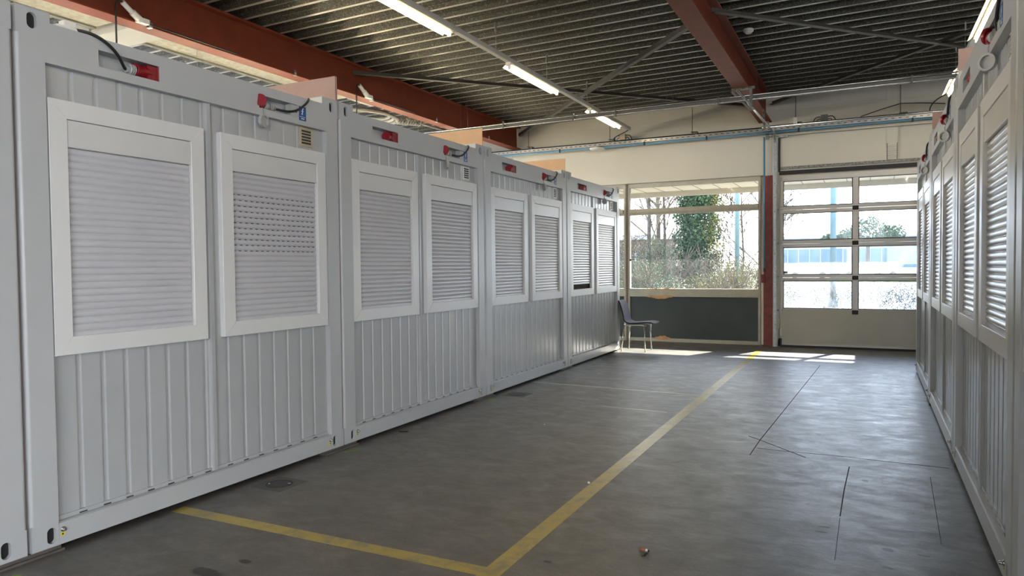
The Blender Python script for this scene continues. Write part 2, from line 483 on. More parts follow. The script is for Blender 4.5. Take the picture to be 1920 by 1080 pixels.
def make_container(loc, rz, label, slots=False, open1=0.0, tilt=0.1, beige=False):
    root = empty('office_container', loc, rz, label, 'container', 'office containers in two rows')
    rounded_post(root, False); rounded_post(root, True)
    # bottom rail with its bright upper lip
    m = MB(); m.box(-.14, 0, .14, W-.14, H0, .146)
    m.box(-.14, -.006, .14, W-.14, .146, .150)
    m.build('bottom_rail', PAINT, root, bevel=.005, seg=2)
    # top rail with two service pockets
    m = MB(); a, b, t = .17, W-.185, 2.775
    m.box(-.12, -.08, a, b, 2.566, t)
    m.box(-.12, 0, .14, a, 2.566, 2.69); m.box(-.12, 0, b, W-.14, 2.566, 2.69)
    m.box(-.08, 0, a, b, 2.566, 2.617)
    m.box(-.08, 0, a, b, 2.708, t)
    for (p, q) in ((a, .431), (.812, 1.600), (1.980, b)): m.box(-.08, 0, p, q, 2.617, 2.708)
    m.build('top_rail', PAINT, root)
    ribbed(root, .142, 1.165, .281); ribbed(root, 1.205, 2.293, 1.296)
    m = MB(); m.prism([(-.045, 1.158), (-.030, 1.163), (-.026, 1.172), (-.026, 1.198), (-.030, 1.207), (-.045, 1.212)], 2, .152, 2.566)
    m.build('panel_joint', PANEL, root)
    window(root, .152, 1.130, open1); window(root, 1.262, 2.284, 0, slots)
    vent(root, beige); sticker(root); flap_socket(root); cap_ring(root, tilt); red_inlet(root, .665, True)
    ground_bolt(root, .161); ground_bolt(root, W-.161)
    # body behind the end frame
    m = MB(); m.box(-6.05, -.145, .012, W-.012, .12, 2.74); m.box(-6.05, -.145, 0, .012, .03, .15); m.box(-6.05, -.145, W-.012, W, .03, .15)
    m.box(-6.05, -.165, 0, .012, 2.66, 2.78); m.box(-6.05, -.165, W-.012, W, 2.66, 2.78)
    m.box(-.10, -.086, .15, W-.15, .15, 2.565)
    m.build('container_body', PAINT, root)
    return root

def container_cable(base, rz, label, k):
    # flexible lead plugged into the outlet, rising over the top rail
    t = empty('power_cable', base, rz, label, 'cable', 'leads plugged into the container outlets')
    m = MB(); pts = bez((-.028, 1.765, 2.645), (.01, 1.90, 2.628), (.015, 1.96, 2.650), (.012, 2.06, 2.735), 12) + \
        bez((.012, 2.06, 2.735), (.010, 2.10, 2.775), (-.02, 2.13, 2.795), (-.05, 2.14, 2.784), 6)[1:] + [(-.30, 2.10, 2.784), (-.9, 1.9, 2.784)]
    m.tube(pts, .0085, 10); m.build('cord', BLACKR, t)
    m = MB(); m.cyl((-.018, 1.652, 2.650), (-.024, 1.70, 2.647), .031, 18); m.cyl((-.024, 1.70, 2.647), (-.028, 1.752, 2.645), .026, 18, .021)
    for q in range(3): m.cyl((-.024, 1.708+q*.014, 2.647), (-.024, 1.714+q*.014, 2.647), .028, 16)
    m.cyl((-.028, 1.752, 2.645), (-.028, 1.772, 2.645), .017, 12)
    m.build('plug', GREYP, t)
    return t
S = W + GAP
left_labels = ['grey office container cut off by the left edge of the photo',
  'grey office container, large in the left foreground, its right shutter with rows of small slots',
  'grey office container second in the left row, behind the slotted shutter one',
  'grey office container third in the left row, with sunlit reflections on its shutters',
  'grey office container at the far end of the left row beside the chair']
# prototypes are built fully for each variation, plain ones copied
LEFT = []
proto = make_container((0, S, 0), 0, left_labels[2], tilt=.9)
for i in range(5):
    loc = (0, (i-1)*S, 0)
    if i == 2: c = proto
    elif i == 1: c = make_container(loc, 0, left_labels[1], slots=True, tilt=.15, beige=True)
    elif i == 4: c = make_container(loc, 0, left_labels[4], open1=.050, tilt=1.2)
    else:
        c = copy_tree(proto); c.location = loc; c['label'] = left_labels[i]
    LEFT.append(c)
right_labels = ['grey office container at the far end of the right row, next to the garage door',
  'grey office container second from the far end of the right row',
  'grey office container large on the right with bright reflections on its shutters',
  'grey office container cut off by the right edge of the photo']
XR, YR, TH = 4.411, 4.02, .0074
RIGHT = []
for k, yf in enumerate((YR+S+W, YR+W, YR-GAP, YR-GAP-S)):
    xf = XR + TH*(yf-YR)
    c = copy_tree(proto); c.location = (xf, yf, 0); c.rotation_euler = (0, 0, PI-TH); c['label'] = right_labels[k]
    RIGHT.append(c)
where = ['nearest full left container', 'second container on the left', 'third container on the left', 'farthest container on the left']
cab = None
for i in range(4):
    lb = 'black cable with grey plug in the right outlet of the ' + where[i]
    if cab is None: cab = container_cable((0, 0, 0), 0, lb, i); c = cab
    else: c = copy_tree(cab); c.location = (0, i*S, 0); c['label'] = lb
for k, w_ in enumerate(('farthest container on the right', 'second farthest container on the right', 'nearest whole container on the right')):
    c = copy_tree(cab); c.location = RIGHT[k].location; c.rotation_euler = RIGHT[k].rotation_euler
    c['label'] = 'black cable with grey plug in the outlet of the ' + w_
# cable plugged into the left pocket of the first container
t = empty('extension_cable', (0, 0, 0), 0, 'black extension cable draped over the nearest left container into its red inlet', 'cable')
m = MB()
pts = [(-.25, .30, 2.790)] + bez((-.03, .335, 2.792), (.03, .42, 2.79), (.02, .50, 2.74), (.012, .545, 2.695), 12) + bez((.012, .545, 2.695), (.005, .57, 2.67), (-.012, .585, 2.655), (-.03, .612, 2.650), 8)[1:]
m.tube(pts, .009, 10); m.build('cord', BLACKR, t)
m = MB(); m.cyl((-.03, .612, 2.650), (-.032, .630, 2.652), .020, 14); m.cyl((-.032, .626, 2.652), (-.036, .668, 2.658), .030, 20)
for q in range(3): m.cyl((-.033, .634+q*.012, 2.654), (-.033, .640+q*.012, 2.654), .033, 18)
m.build('plug', GREYP, t)
t = empty('cable_coupling', (-.06, .27, 2.776), 0, 'white cable coupling lying on top of the nearest left container', 'coupling')
m = MB(); m.box(-.035, .035, -.05, .075, 0, .022); m.box(-.025, .025, -.005, .065, .022, .055)
m.build('housing', WHITEP, t, bevel=.006)
m = MB(); m.tube(bez((.0, .07, .03), (.0, .11, .03), (0, .13, .02), (.0, .17, .014), 8), .0035, 8); m.build('strap', WHITEP, t)

# bearing pads under the joints
def pad(x0, x1, y0, y1, z1, label, m_=WOODPAD):
    cx, cy = (x0+x1)/2, (y0+y1)/2
    m = MB(); m.box(x0-cx, x1-cx, y0-cy, y1-cy, 0, .012); m.box(x0-cx, x1-cx-.015, y0-cy, y1-cy-.01, .012, z1)
    o = m.build('bearing_plate', m_, None, loc=(cx, cy, 0)); tag(o, label, 'bearing plate', 'bearing plates under the container corners'); return o
for i, lb in enumerate(('bearing plate under the nearest corner joint of the left row', 'bearing plate under the joint of the first and second left containers',
           'bearing plate under the joint of the second and third left containers', 'bearing plate under the joint of the third and fourth left containers')):
    pad(-.22, .012, i*S-.25, i*S+.16, .03, lb)
pad(-.22, .01, 3*S+W-.2, 3*S+W+.02, .03, 'bearing plate under the far corner of the left row by the chair')
for y, w_ in ((YR-GAP/2, 'nearer'), (YR+S-GAP/2, 'farther')):
    x = XR+TH*(y-YR); pad(x-.006, x+.22, y-.15, y+.15, .03, 'bearing plate under the %s joint of the right row' % w_)

# boards standing in the gaps between containers
def board(x0, x1, y, z, m_, label, th=.0085, n=1):
    m = MB(); m.box(x0, x1, y-th/2, y+th/2, 0, z)
    o = m.build('plasterboard_sheet', m_, None); tag(o, label, 'board', 'boards standing between containers'); return o
board(-1.25, -.025, W+.006, 3.035, PINK, 'pinkish board standing between the first and second left containers')
board(-1.25, -.020, W+.0150, 3.032, PINK, 'second pinkish board directly behind the board beside the first left container')
board(-1.25, -.02, S+W+GAP/2, 3.030, TAN, 'tan board standing between the second and third left containers')
board(-1.25, -.02, 2*S+W+GAP/2, 3.012, TAN, 'tan board standing between the third and fourth left containers')
board(-1.25, -.03, -GAP/2, 2.81, PINK, 'pinkish board edge beside the post at the far left')
for y, w_ in ((YR-GAP/2, 'nearer'), (YR+S-GAP/2, 'farther')):
    x = XR+TH*(y-YR); board(x+.012, x+1.25, y, 3.03, PINK, 'pinkish board rising above the %s joint of the right row' % w_)

# ================================================================ the hall
YW = 11.30      # inner face of the upper wall
XL, XRT, YB0 = -9.5, 14.0, -7.5
def zdeck(x): return 4.362 + .0125*(x+2.7)
fl = MB(); fl.box(XL, XRT, YB0, 11.62, -.2, 0)
floor = tag(fl.build('floor', FLOORM), kind='structure')
# joints sawn in the floor
def strip(x0, y0, x1, y1, w, name, mt, parent=None, z=.0008):
    d = Vector((x1-x0, y1-y0, 0)); n = Vector((-d.y, d.x, 0)).normalized()*w/2
    m = MB(); P = [Vector((x0, y0, 0)), Vector((x1, y1, 0))]
    pts = [P[0]-n, P[1]-n, P[1]+n, P[0]+n]
    m.prism([(p.x, p.y) for p in pts], 2, 0, z)
    return m.build(name, mt, parent)
JOINT = mat('joint_filler', (.025, .025, .024), .8)
def jag(pts, w, name, mt):
    m = MB()
    for (a, b) in zip(pts, pts[1:]):
        d = Vector((b[0]-a[0], b[1]-a[1], 0)); n = Vector((-d.y, d.x, 0)).normalized()*w/2
        m.prism([(a[0]-n.x, a[1]-n.y), (b[0]-n.x, b[1]-n.y), (b[0]+n.x, b[1]+n.y), (a[0]+n.x, a[1]+n.y)], 2, 0, .0007)
    o = m.build(name, mt, floor); return o
jag([(3.249, 9.05), (3.14, 6.5), (3.037, 4.112), (3.027, 3.59)], .008, 'floor_joint', JOINT)
jag([(2.93, 4.22), (3.037, 4.112), (3.20, 3.93), (3.42, 3.69)], .010, 'floor_crack', JOINT)
jag([(3.05, 3.83), (3.25, 3.815), (3.60, 3.835), (4.0, 3.81), (4.37, 3.798)], .007, 'floor_crack', JOINT)
jag([(3.725, 3.55), (3.705, 2.95), (3.696, 2.41)], .007, 'floor_crack', JOINT)
jag([(3.696, 2.38), (3.691, 1.725)], .003, 'floor_crack', JOINT)
jag([(4.23, 3.5), (4.21, 2.9), (4.186, 2.18)], .003, 'floor_crack', JOINT)

def mark(x0, y0, x1, y1, w, mt, label):
    o = strip(x0, y0, x1, y1, w, 'floor_marking', mt, None, .001)
    tag(o, label, 'floor marking', 'painted lines on the floor'); return o
mark(2.207, .80, 2.215, 10.55, .105, YPAINT, 'long yellow line painted along the floor towards the garage door')
mark(.01, .855, 2.155, .866, .095, YPAINT, 'short yellow line painted across the floor from the left container')
mark(.02, 6.10, 2.15, 5.98, .055, YFADE, 'faded pale line crossing the floor at the third left container')
mark(1.35, 4.95, 2.05, 4.91, .035, YFADE, 'worn short pale line crossing the floor nearer than the faded one')
YGREEN = mat('green_chalk', (.22, .33, .06), .7)
for i, (x, y) in enumerate(((.055, -.22), (.05, 2.40), (.05, 4.86), (.05, 7.32))):
    m = MB()
    for dx, dy in ((0, 0), (.05, .05)): m.prism([(x+dx, y+dy-.05), (x+dx+.03, y+dy-.03), (x+dx+.035, y+dy+.05), (x+dx, y+dy+.03)], 2, 0, .0009)
    o = m.build('chalk_mark', YGREEN); tag(o, 'green paint mark on the floor at left container joint ' + ('by the photo edge', 'beside the slotted shutter container', 'two containers before the chair', 'nearest the chair')[i], 'paint mark', 'green paint marks')

# floor drain covers
def drain(x, y, label):
    t = empty('floor_drain', (x, y, 0), 0, label, 'drain', 'floor drain covers')
    m = MB(); m.box(-.135, .135, -.135, .135, 0, .0012); m.build('surround', mat('drain_surround', (.092, .086, .076), .5), t)
    m = MB(); m.cyl((0, 0, .001), (0, 0, .003), .075, 28); m.mi = 1
    n = 28
    for k in range(n):
        a, b = 2*PI*k/n, 2*PI*(k+1)/n
        m.prism([(.082*math.cos(a), .082*math.sin(a)), (.09*math.cos(a), .09*math.sin(a)), (.09*math.cos(b), .09*math.sin(b)), (.082*math.cos(b), .082*math.sin(b))], 2, .001, .002)
    m.build('cover', [mat('drain_iron', (.05, .05, .05), .45, .5), JOINT], t)
    m = MB(); m.cyl((-.062, -.03, .003), (-.062, -.03, .005), .008, 10); m.cyl((.06, .03, .003), (.06, .03, .005), .010, 10); m.build('screw', STEELW, t)
    m = MB(); m.box(-.0015, .0015, -.135, .135, .0012, .0032) if False else m.box(-.135, .135, -.0012, .0012, .0012, .0016); m.build('cross_cut', JOINT, t)
drain(.215, 1.50, 'round drain cover in the floor before the nearest left container')
drain(.23, 5.22, 'small drain cover in the floor before the third left container')

# ceiling deck: trapezoidal sheeting running across the hall
def deck():
    m = MB(); pitch, d = .281, .106
    pts = []; y = YB0 - .1
    while y < 11.62:
        # in order of y: bottom flange, web going up with a fold, top flange with stiffener, web down
        pts += [(y, 0), (y+.044, 0), (y+.064, .045), (y+.072, .050), (y+.100, d), (y+.150, d), (y+.158, d-.012), (y+.166, d-.012), (y+.174, d), (y+.225, d), (y+.253, .050), (y+.261, .045)]
        y += pitch
    A, B = [], []
    for (yy, dz) in pts:
        A.append(m.bm.verts.new((XL, yy, zdeck(XL)+dz))); B.append(m.bm.verts.new((XRT, yy, zdeck(XRT)+dz)))
    for i in range(len(pts)-1):
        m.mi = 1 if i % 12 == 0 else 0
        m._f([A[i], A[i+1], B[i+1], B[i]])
    m.mi = 0
    v = [m.bm.verts.new(p) for p in ((XL, YB0, zdeck(XL)+.2), (XRT, YB0, zdeck(XRT)+.2), (XRT, 11.65, zdeck(XRT)+.2), (XL, 11.65, zdeck(XL)+.2))]
    m._f(v)
    v2 = [m.bm.verts.new(p) for p in ((XL, YB0, zdeck(XL)+.3), (XRT, YB0, zdeck(XRT)+.3), (XRT, 11.65, zdeck(XRT)+.3), (XL, 11.65, zdeck(XL)+.3))]
    m._f(v2)
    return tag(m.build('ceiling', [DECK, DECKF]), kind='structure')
deck()

# rolled steel beams
def ibeam(xa, xb, z0, z1, y0, y1, tf=.018, tw=.012, label='', bolts=()):
    c = (xa+xb)/2
    m = MB(); m.box(xa-c, xb-c, 0, y1-y0, 0, tf); m.box(xa-c, xb-c, 0, y1-y0, z1-z0-tf, z1-z0); m.box(-tw/2, tw/2, 0, y1-y0, tf, z1-z0-tf)
    o = m.build('roof_beam', OXIDE, None, bevel=.004, loc=(c, y0, z0))
    tag(o, label, 'beam', 'red roof beams'); return o
bl = ibeam(-2.80, -2.60, 3.91, zdeck(-2.7), YB0, 11.29, label='dark red steel roof beam above the left containers')
br = ibeam(2.12, 2.34, 3.985, zdeck(2.23), YB0, 11.29, label='red steel roof beam with paler underside, right of the light strip')
for x, lb in ((-7.7, 'left'), (-2.7, 'left'), (7.2, 'right')): pass
# red columns standing between window and door
def hcol(x, label, z=3.9, y=11.415):
    m = MB(); m.box(x-.09, x+.09, y-.10, y-.088, 0, z); m.box(x-.09, x+.09, y+.088, y+.10, 0, z); m.box(x-.006, x+.006, y-.088, y+.088, 0, z)
    m.box(x-.1, x+.1, y-.11, y+.10, 0, .012)
    o = m.build('steel_column', OXCOL); tag(o, label, 'column', 'steel columns'); return o
hcol(2.285, 'dark red steel column between the big window and the garage door', 3.04)

# flat bracing between the beams
def brace(p, q, label, pb=None):
    p, q = Vector(p), Vector(q); d = (q-p); L = d.length
    M = Matrix.Translation(p) @ d.to_track_quat('Y', 'Z').to_matrix().to_4x4()
    m = MB(); m.box(-.032, .032, 0, L, -.003, .003, M); m.box(-.032, -.026, 0, L, .0, .058, M)
    o = m.build('bracing_angle', BRACE); tag(o, label, 'bracing', 'diagonal bracing angles'); return o
brace((-2.61, 5.90, 4.20), (2.12, 11.22, 4.26), 'diagonal steel brace from the left beam passing behind the light strip')
brace((2.12, 6.13, 4.235), (-2.6, 11.24, 4.175), 'diagonal steel brace from the middle beam down to the far left corner')
brace((2.34, 5.82, 4.21), (7.05, 11.2, 4.29), 'diagonal steel brace from the middle beam towards the right containers')
brace((2.34, 11.1, 4.26), (7.1, 6.0, 4.32), 'diagonal steel brace from the far end of the middle beam to the right')
for (x, y, z) in ((-2.6, 5.9, 4.2), (2.12, 6.13, 4.235), (2.34, 5.82, 4.21)): pass

# walls
def wallbox(name, x0, x1, y0, y1, z0, z1, mt=CREAM):
    m = MB(); m.box(x0, x1, y0, y1, z0, z1); return tag(m.build(name, mt), kind='structure')
def upper(name, x0, x1, z0):
    m = MB(); m.prism([(x0, z0), (x1, z0), (x1, zdeck(x1)+.1), (x0, zdeck(x0)+.1)], 1, YW, YW+.1)
    m.prism([(x0, 4.176), (x1, 4.176), (x1, 4.186), (x0, 4.186)], 1, YW-.012, YW)
    m.box(x0, x1, YW+.1, YW+.32, z0, z0+.05)
    return tag(m.build(name, CREAM), kind='structure')
upper('wall_back', -2.79, 2.19, 3.062); upper('wall_back', 2.385, XRT, 3.10); upper('wall_back', XL, -2.81, 3.062)
wallbox('wall_back', 2.19, 2.385, YW+.0, YW+.1, 3.05, 4.47)
wallbox('wall_back', 2.12, 2.47, 11.53, 11.62, 0, 4.45)
wallbox('wall_back', 7.6, XRT, YW, YW+.3, 0, 3.2)
m = MB(); m.box(2.385, 2.4715, YW, YW+.3, 0, 3.045); tag(m.build('trim_1', CREAM2), kind='structure')
m = MB(); m.box(4.14, 4.30, YW-.03, YW, 3.19, 4.44); m.mi = 1
for k in range(9): m.tube([(4.14, YW-.034, 3.21+k*.025+.01*math.sin(k*2.1)), (4.22, YW-.035, 3.22+k*.025), (4.30, YW-.034, 3.21+k*.025+.012*math.cos(k*1.7))], .0012, 4)
for q in (4.145, 4.292): m.tube([(q, YW-.034, 3.19), (q, YW-.034, 3.46)], .004, 5)
tag(m.build('trim_2', [CREAM, DARKST]), kind='structure')
def wallx(name, x, y0, y1, z1): return wallbox(name, x-.1, x+.1, y0, y1, 0, z1)
wallbox('wall_left', XL-.1, XL+.1, YB0, 11.6, 0, 1.2)
wallbox('wall_left', XL-.1, XL+.1, YB0, 11.6, 4.2, 4.5)
for k in range(5): wallbox('wall_left', XL-.1, XL+.1, YB0+k*4.7, YB0+k*4.7+.3, 1.2, 4.2); wallbox('wall_right', XRT-.1, XRT+.1, -1.5, 11.6, 0, 4.8)
wallbox('wall_right', XRT-.1, XRT+.1, YB0, -1.5, 4.1, 4.8)
wallbox('wall_right', XRT-.1, XRT+.1, YB0, -1.5, 0, .3)
# front wall behind the camera: open gateways
wallbox('wall_front', XL, 3.0, YB0-.2, YB0, 0, 4.6)
wallbox('wall_front', 12.5, XRT, YB0-.2, YB0, 0, 4.8)
wallbox('wall_front', 3.0, 12.5, YB0-.2, YB0, 4.1, 4.7)

# window beside the door (window_1) and the ones hidden behind the left row
def big_window(name, x0, x1, parts=True):
    root = empty(name, (0, 0, 0), kind='structure')
    ya, yb = 11.40, 11.50
    m = MB()
    t = .045
    m.box(x0, x0+t, ya, yb, .0, 3.07); m.box(x1-t, x1, ya, yb, .0, 3.07)
    m.box(x0+t, x1-t, ya, yb, 2.985, 3.07); m.box(x0+t, x1-t, ya, yb, 2.452, 2.572); m.box(x0+t, x1-t, ya, yb, .866, 1.022); m.box(x0+t, x1-t, ya, yb, .0, .064)
    m.box(x0+t, x1-t, ya-.03, ya+.04, 2.49, 2.560)
    m.build('window_frame', FRAMEB, root, bevel=.004)
    m = MB(); m.box(x0+t, x1-t, ya+.045, ya+.06, .06, .87); m.build('infill_panel', GREENP, root)
    for z0, z1 in ((1.02, 2.455), (2.57, 2.99)):
        m = MB(); m.box(x0+t, x1-t, ya+.05, ya+.055, z0, z1); m.build('window_pane', PANE, root)
    return root
w1 = big_window('window_1', -.355, 2.135)
m = MB(); m.box(-.30, -.27, 11.36, 11.405, 1.56, 1.60); m.box(-.29, -.22, 11.36, 11.372, 1.578, 1.592); m.build('window_handle', DARKST, w1)
def patch(pts, y, name='peeled_patch'):
    random.seed(len(pts)*7+int(pts[0][0]*100)); P = []
    for (a, b) in zip(pts, pts[1:]+pts[:1]):
        n = max(2, int(math.hypot(b[0]-a[0], b[1]-a[1])/.018))
        for k in range(n):
            t = k/n; P.append((a[0]+(b[0]-a[0])*t+random.uniform(-.006, .006), a[1]+(b[1]-a[1])*t+random.uniform(-.007, .007)))
    m = MB(); m.prism(P, 1, y-.0015, y); o = m.build(name, WOOD, w1); o['label'] = 'bare wood where paint has peeled'
patch([(.01, 1.022), (.56, 1.022), (.55, .998), (.40, .992), (.30, 1.000), (.18, .994), (.02, .998)], 11.3995)
patch([(.02, .880), (.10, .895), (.20, .882), (.32, .888), (.44, .893), (.53, .890), (.555, .868), (.47, .850), (.36, .822), (.24, .826), (.12, .848), (.03, .862)], 11.3985)
patch([(.26, .93), (.275, .955), (.285, .94), (.28, .92)], 11.3985)
patch([(.15, .055), (.20, .085), (.27, .092), (.28, .112), (.40, .112), (.41, .095), (.47, .088), (.51, .060), (.48, .045), (.30, .035), (.20, .042)], 11.3985)
big_window('window_2', -2.60, -.385)
m = MB(); m.box(-.385, -.355, 11.37, 11.5, 0, 3.07); tag(m.build('trim_3', mat('mullion_dark', (.20, .17, .13), .6)), kind='structure')
big_window('window_3', -5.2, -2.80); big_window('window_4', -7.6, -5.25)
wallbox('wall_back', XL, -7.6, YW, YW+.3, 0, 3.1)

# ---- sectional garage door
YD = 11.33
door = empty('door_1', (0, 0, 0), kind='structure')
DX0, DX1 = 2.472, 7.12
cols = [(2.525, 3.632), (3.722, 4.829), (4.919, 6.026), (6.116, 7.07)]
rows = [(.687, 1.178), (1.283, 1.766), (1.889, 2.363), (2.486, 2.932)]
m = MB(); m.box(DX0, DX1, YD, YD+.04, .035, .687); m.build('bottom_panel', CREAM2, door, bevel=.004)
m = MB(); m.box(DX0, DX1, YD-.004, YD+.044, 0, .035); m.build('rubber_seal', BLACKR, door)
m = MB(); m.box(DX0, DX1, YD-.006, YD, .035, .062); m.build('bottom_rail', ALU, door)
bounds = [.64, 1.2305, 1.8275, 2.4245, 3.035]
for r_, (z0, z1) in enumerate(rows):
    m = MB(); a, b = bounds[r_]+.002, bounds[r_+1]-.002
    m.box(DX0, DX1, YD-.008, YD+.045, max(a, .665) if r_ == 0 else a, z0); m.box(DX0, DX1, YD-.008, YD+.045, z1, b)
    xs = [DX0] + [v for c in cols for v in c] + [DX1]
    for k in range(0, len(xs), 2): m.box(xs[k], xs[k+1], YD-.008, YD+.045, z0, z1)
    s = m.build('door_section', ALU, door, bevel=.004, seg=1)
    m = MB()
    for (x0, x1) in cols: m.box(x0, x1, YD+.015, YD+.019, z0, z1)
    m.build('glazing', ACRYL, s)
    m = MB()
    for (x0, x1) in cols:
        e = .012
        m.box(x0, x1, YD-.011, YD-.004, z0, z0+e); m.box(x0, x1, YD-.011, YD-.004, z1-e, z1); m.box(x0, x0+e, YD-.011, YD-.004, z0, z1); m.box(x1-e, x1, YD-.011, YD-.004, z0, z1)
    m.build('glazing_gasket', DARKST, s)
for zc in bounds[:4]:
    for k in range(3):
        xm = (cols[k][1]+cols[k+1][0])/2
        m = MB(); m.box(xm-.048, xm+.048, YD-.022, YD-.006, zc-.040, zc+.030); m.build('joint_cap', BLACKR, door, bevel=.01)
    m = MB()
    for dz in (-.045, 0, .038): m.box(2.462, 2.515, YD-.026, YD-.008, zc+dz-.008, zc+dz+.008)
    m.box(2.478, 2.492, YD-.03, YD-.008, zc-.09, zc+.05); m.cyl((2.42, YD-.03, zc+.01), (2.52, YD-.03, zc+.01), .007, 10); m.cyl((2.43, YD-.03, zc+.01), (2.452, YD-.03, zc+.01), .022, 14)
    m.build('roller_hinge', GALV, door)
m = MB(); m.box(2.45, 2.51, YD-.03, YD-.008, 2.985, 3.0); m.box(2.45, 2.51, YD-.03, YD-.008, 2.945, 2.957); m.box(2.49, 2.51, YD-.03, YD-.008, 2.945, 3.0); m.build('top_bracket', GALV, door)
m = MB(); m.box(2.452, 2.505, YD-.03, YD-.008, .20, .335); m.cyl((2.478, YD-.045, .24), (2.478, YD-.03, .24), .014, 12); m.cyl((2.478, YD-.04, .30), (2.478, YD-.03, .30), .012, 12); m.build('bottom_bracket', WHITEP, door)
m = MB(); m.box(2.44, 2.50, YD-.03, YD, .01, .15); m.build('bottom_roller_block', BLACKR, door)
m = MB(); m.box(2.535, 2.60, YD-.014, YD-.0125, 1.30, 1.345); o = m.build('maker_sticker', mat('sticker_dark', (.12, .13, .12), .4), door)
m = MB(); m.prism([(2.54, 1.305), (2.59, 1.305), (2.595, 1.335)], 1, YD-.0155, YD-.014); m.build('sticker_wedge', WHITEP, door)
# seal and spring shaft over the door
m = MB(); m.box(2.46, 7.2, YW-.02, YW+.02, 3.045, 3.115); tag(m.build('trim_4', BLACKR), kind='structure')
m = MB(); m.box(2.445, 2.475, YW-.02, YW+.0, 3.10, 3.70); tag(m.build('trim_5', BLACKR), kind='structure')
SHAFT = two_tone('galv_speckle', (.12, .12, .11), (.30, .30, .27), 40, .5, .4, .6)
m = MB(); m.box(2.48, 7.2, YW-.035, YW-.005, 3.135, 3.185)
sh = m.build('spring_shaft_cover', SHAFT); tag(sh, 'speckled galvanised bar running across the wall just above the garage door', 'bar')
# tracks
trk = empty('door_track', (0, 0, 0), 0, 'galvanised track rising beside the garage door and bending towards the camera', 'track')
def chan(pts, w, d):
    m = MB(); m.tube(pts, w, 4, smooth=False); return m
m = MB(); m.box(2.365, 2.415, 11.235, 11.29, 0, 3.62); m.box(2.415, 2.43, 11.25, 11.262, 0, 3.62); m.box(2.362, 2.372, 11.22, 11.235, 0, 3.62)
m.build('vertical_rail', GALV, trk, bevel=.003)
m = MB()
for k in range(14): m.cyl((2.392, 11.228, .15+k*.25), (2.392, 11.236, .15+k*.25), .007, 8)
m.build('bolt_row', DARKST, trk)
cur = [(2.39, 11.262-(.25-.25*math.cos(a)) if False else 11.262-.26*(1-math.cos(a)), 3.60+.17*math.sin(a)) for a in [PI/2*k/8 for k in range(9)]]
m = MB(); m.tube(cur, .026, 6); m.build('curved_rail', GALV, trk)
m = MB(); m.tube([(2.385, 11.02, 3.765), (2.29, 7.75, 3.80)], .019, 8); m.build('horizontal_rail', STEELW, trk)
hb = empty('track_hanger', (0, 0, 0), 0, 'perforated steel hanger frame fixed under the middle red beam', 'hanger')
def perf(p, q, w=.036, name='perforated_bar'):
    p, q = Vector(p), Vector(q); d = q-p; L = d.length
    M = Matrix.Translation(p) @ d.to_track_quat('Y', 'X').to_matrix().to_4x4()
    m = MB(); m.box(-w/2, w/2, 0, L, -.002, .002, M); m.box(-w/2, -w/2+.003, 0, L, 0, w, M)
    m.mi = 1; y = .05
    while y < L-.05: m.box(-w*.15, w*.15, y, y+.045, -.0035, .0035, M); y += .09
    return m.build(name, [mat('hanger_steel', (.17, .165, .15), .5, .5), DARK], hb)
perf((2.10, 8.47, 3.972), (2.42, 8.47, 3.980)); perf((2.385, 8.47, 3.97), (2.385, 8.47, 3.70)); perf((2.12, 8.46, 3.96), (2.33, 8.9, 3.76)); perf((2.33, 8.9, 3.76), (2.33, 8.3, 3.78), .03)
perf((2.33, 10.1, 4.0), (2.36, 10.1, 3.66), .04); perf((2.30, 11.15, 3.98), (2.30, 11.15, 3.66), .05)
m = MB(); m.box(2.19, 7.2, 11.19, 11.22, 3.728, 3.792); m.box(2.19, 7.2, 11.19, 11.24, 3.722, 3.728)
o = m.build('door_header_channel', mat('pale_channel', (.52, .49, .40), .4, .3)); tag(o, 'pale metal channel running above the garage door under the pipes', 'channel')
m = MB(); m.box(2.46, 2.56, 11.17, 11.25, 3.69, 3.72); m.cyl((2.50, 11.16, 3.70), (2.62, 11.16, 3.70), .012, 8); m.cyl((2.60, 11.16, 3.70), (2.625, 11.16, 3.70), .022, 12); m.build('shaft_bearing', GALV, trk)

# ---- cable tray with blue pipe below, hung on rods
def zt(x): return 3.762 + .004*(x+3)*.5
tray = empty('cable_tray', (0, 0, 0), 0, 'perforated metal cable tray hung along the far wall', 'cable tray')
m = MB(); x0, x1 = XL+.2, 7.2
m.box(x0, x1, 11.02, 11.16, 3.792, 3.796); m.box(x0, x1, 11.018, 11.021, 3.792, 3.845); m.box(x0, x1, 11.159, 11.162, 3.792, 3.845)
m.mi = 1; x = -3.6
while x < 5.0: m.box(x, x+.045, 11.0165, 11.0178, 3.812, 3.823); x += .10
m.build('tray_channel', [GALV, DARK], tray)
m = MB(); m.tube([(x0, 11.05, 3.855), (2.2, 11.05, 3.858)], .014, 8); m.build('cable_run', BLACKR, tray)
m = MB(); m.tube([(2.2, 11.04, 3.862), (7.2, 11.04, 3.872)], .024, 12)
for x in (3.45, 4.40): m.tube([(x, 11.04, 3.862), (x+.02, 11.04, 3.862)], .031, 12)
m.build('conduit', STEELW, tray)
for (x, zz) in ((-2.33, 4.366), (-.60, 4.39), (.98, 4.41), (2.745, 4.43), (4.33, 4.45)):
    m = MB(); m.cyl((x, 11.09, 3.80), (x, 11.09, zdeck(x)+.03), .006, 8); m.box(x-.02, x+.10, 11.03, 11.15, 3.90, 3.905); m.box(x+.06, x+.10, 11.03, 11.15, 3.845, 3.905); m.build('hanger_rod', DARKST, tray)
m = MB(); m.box(2.715, 2.775, 11.0, 11.04, 3.87, 3.98); m.build('white_spacer', WHITEP, tray)
bp = empty('air_pipe', (0, 0, 0), 0, 'blue compressed-air pipe under the cable tray turning down beside the column', 'pipe')
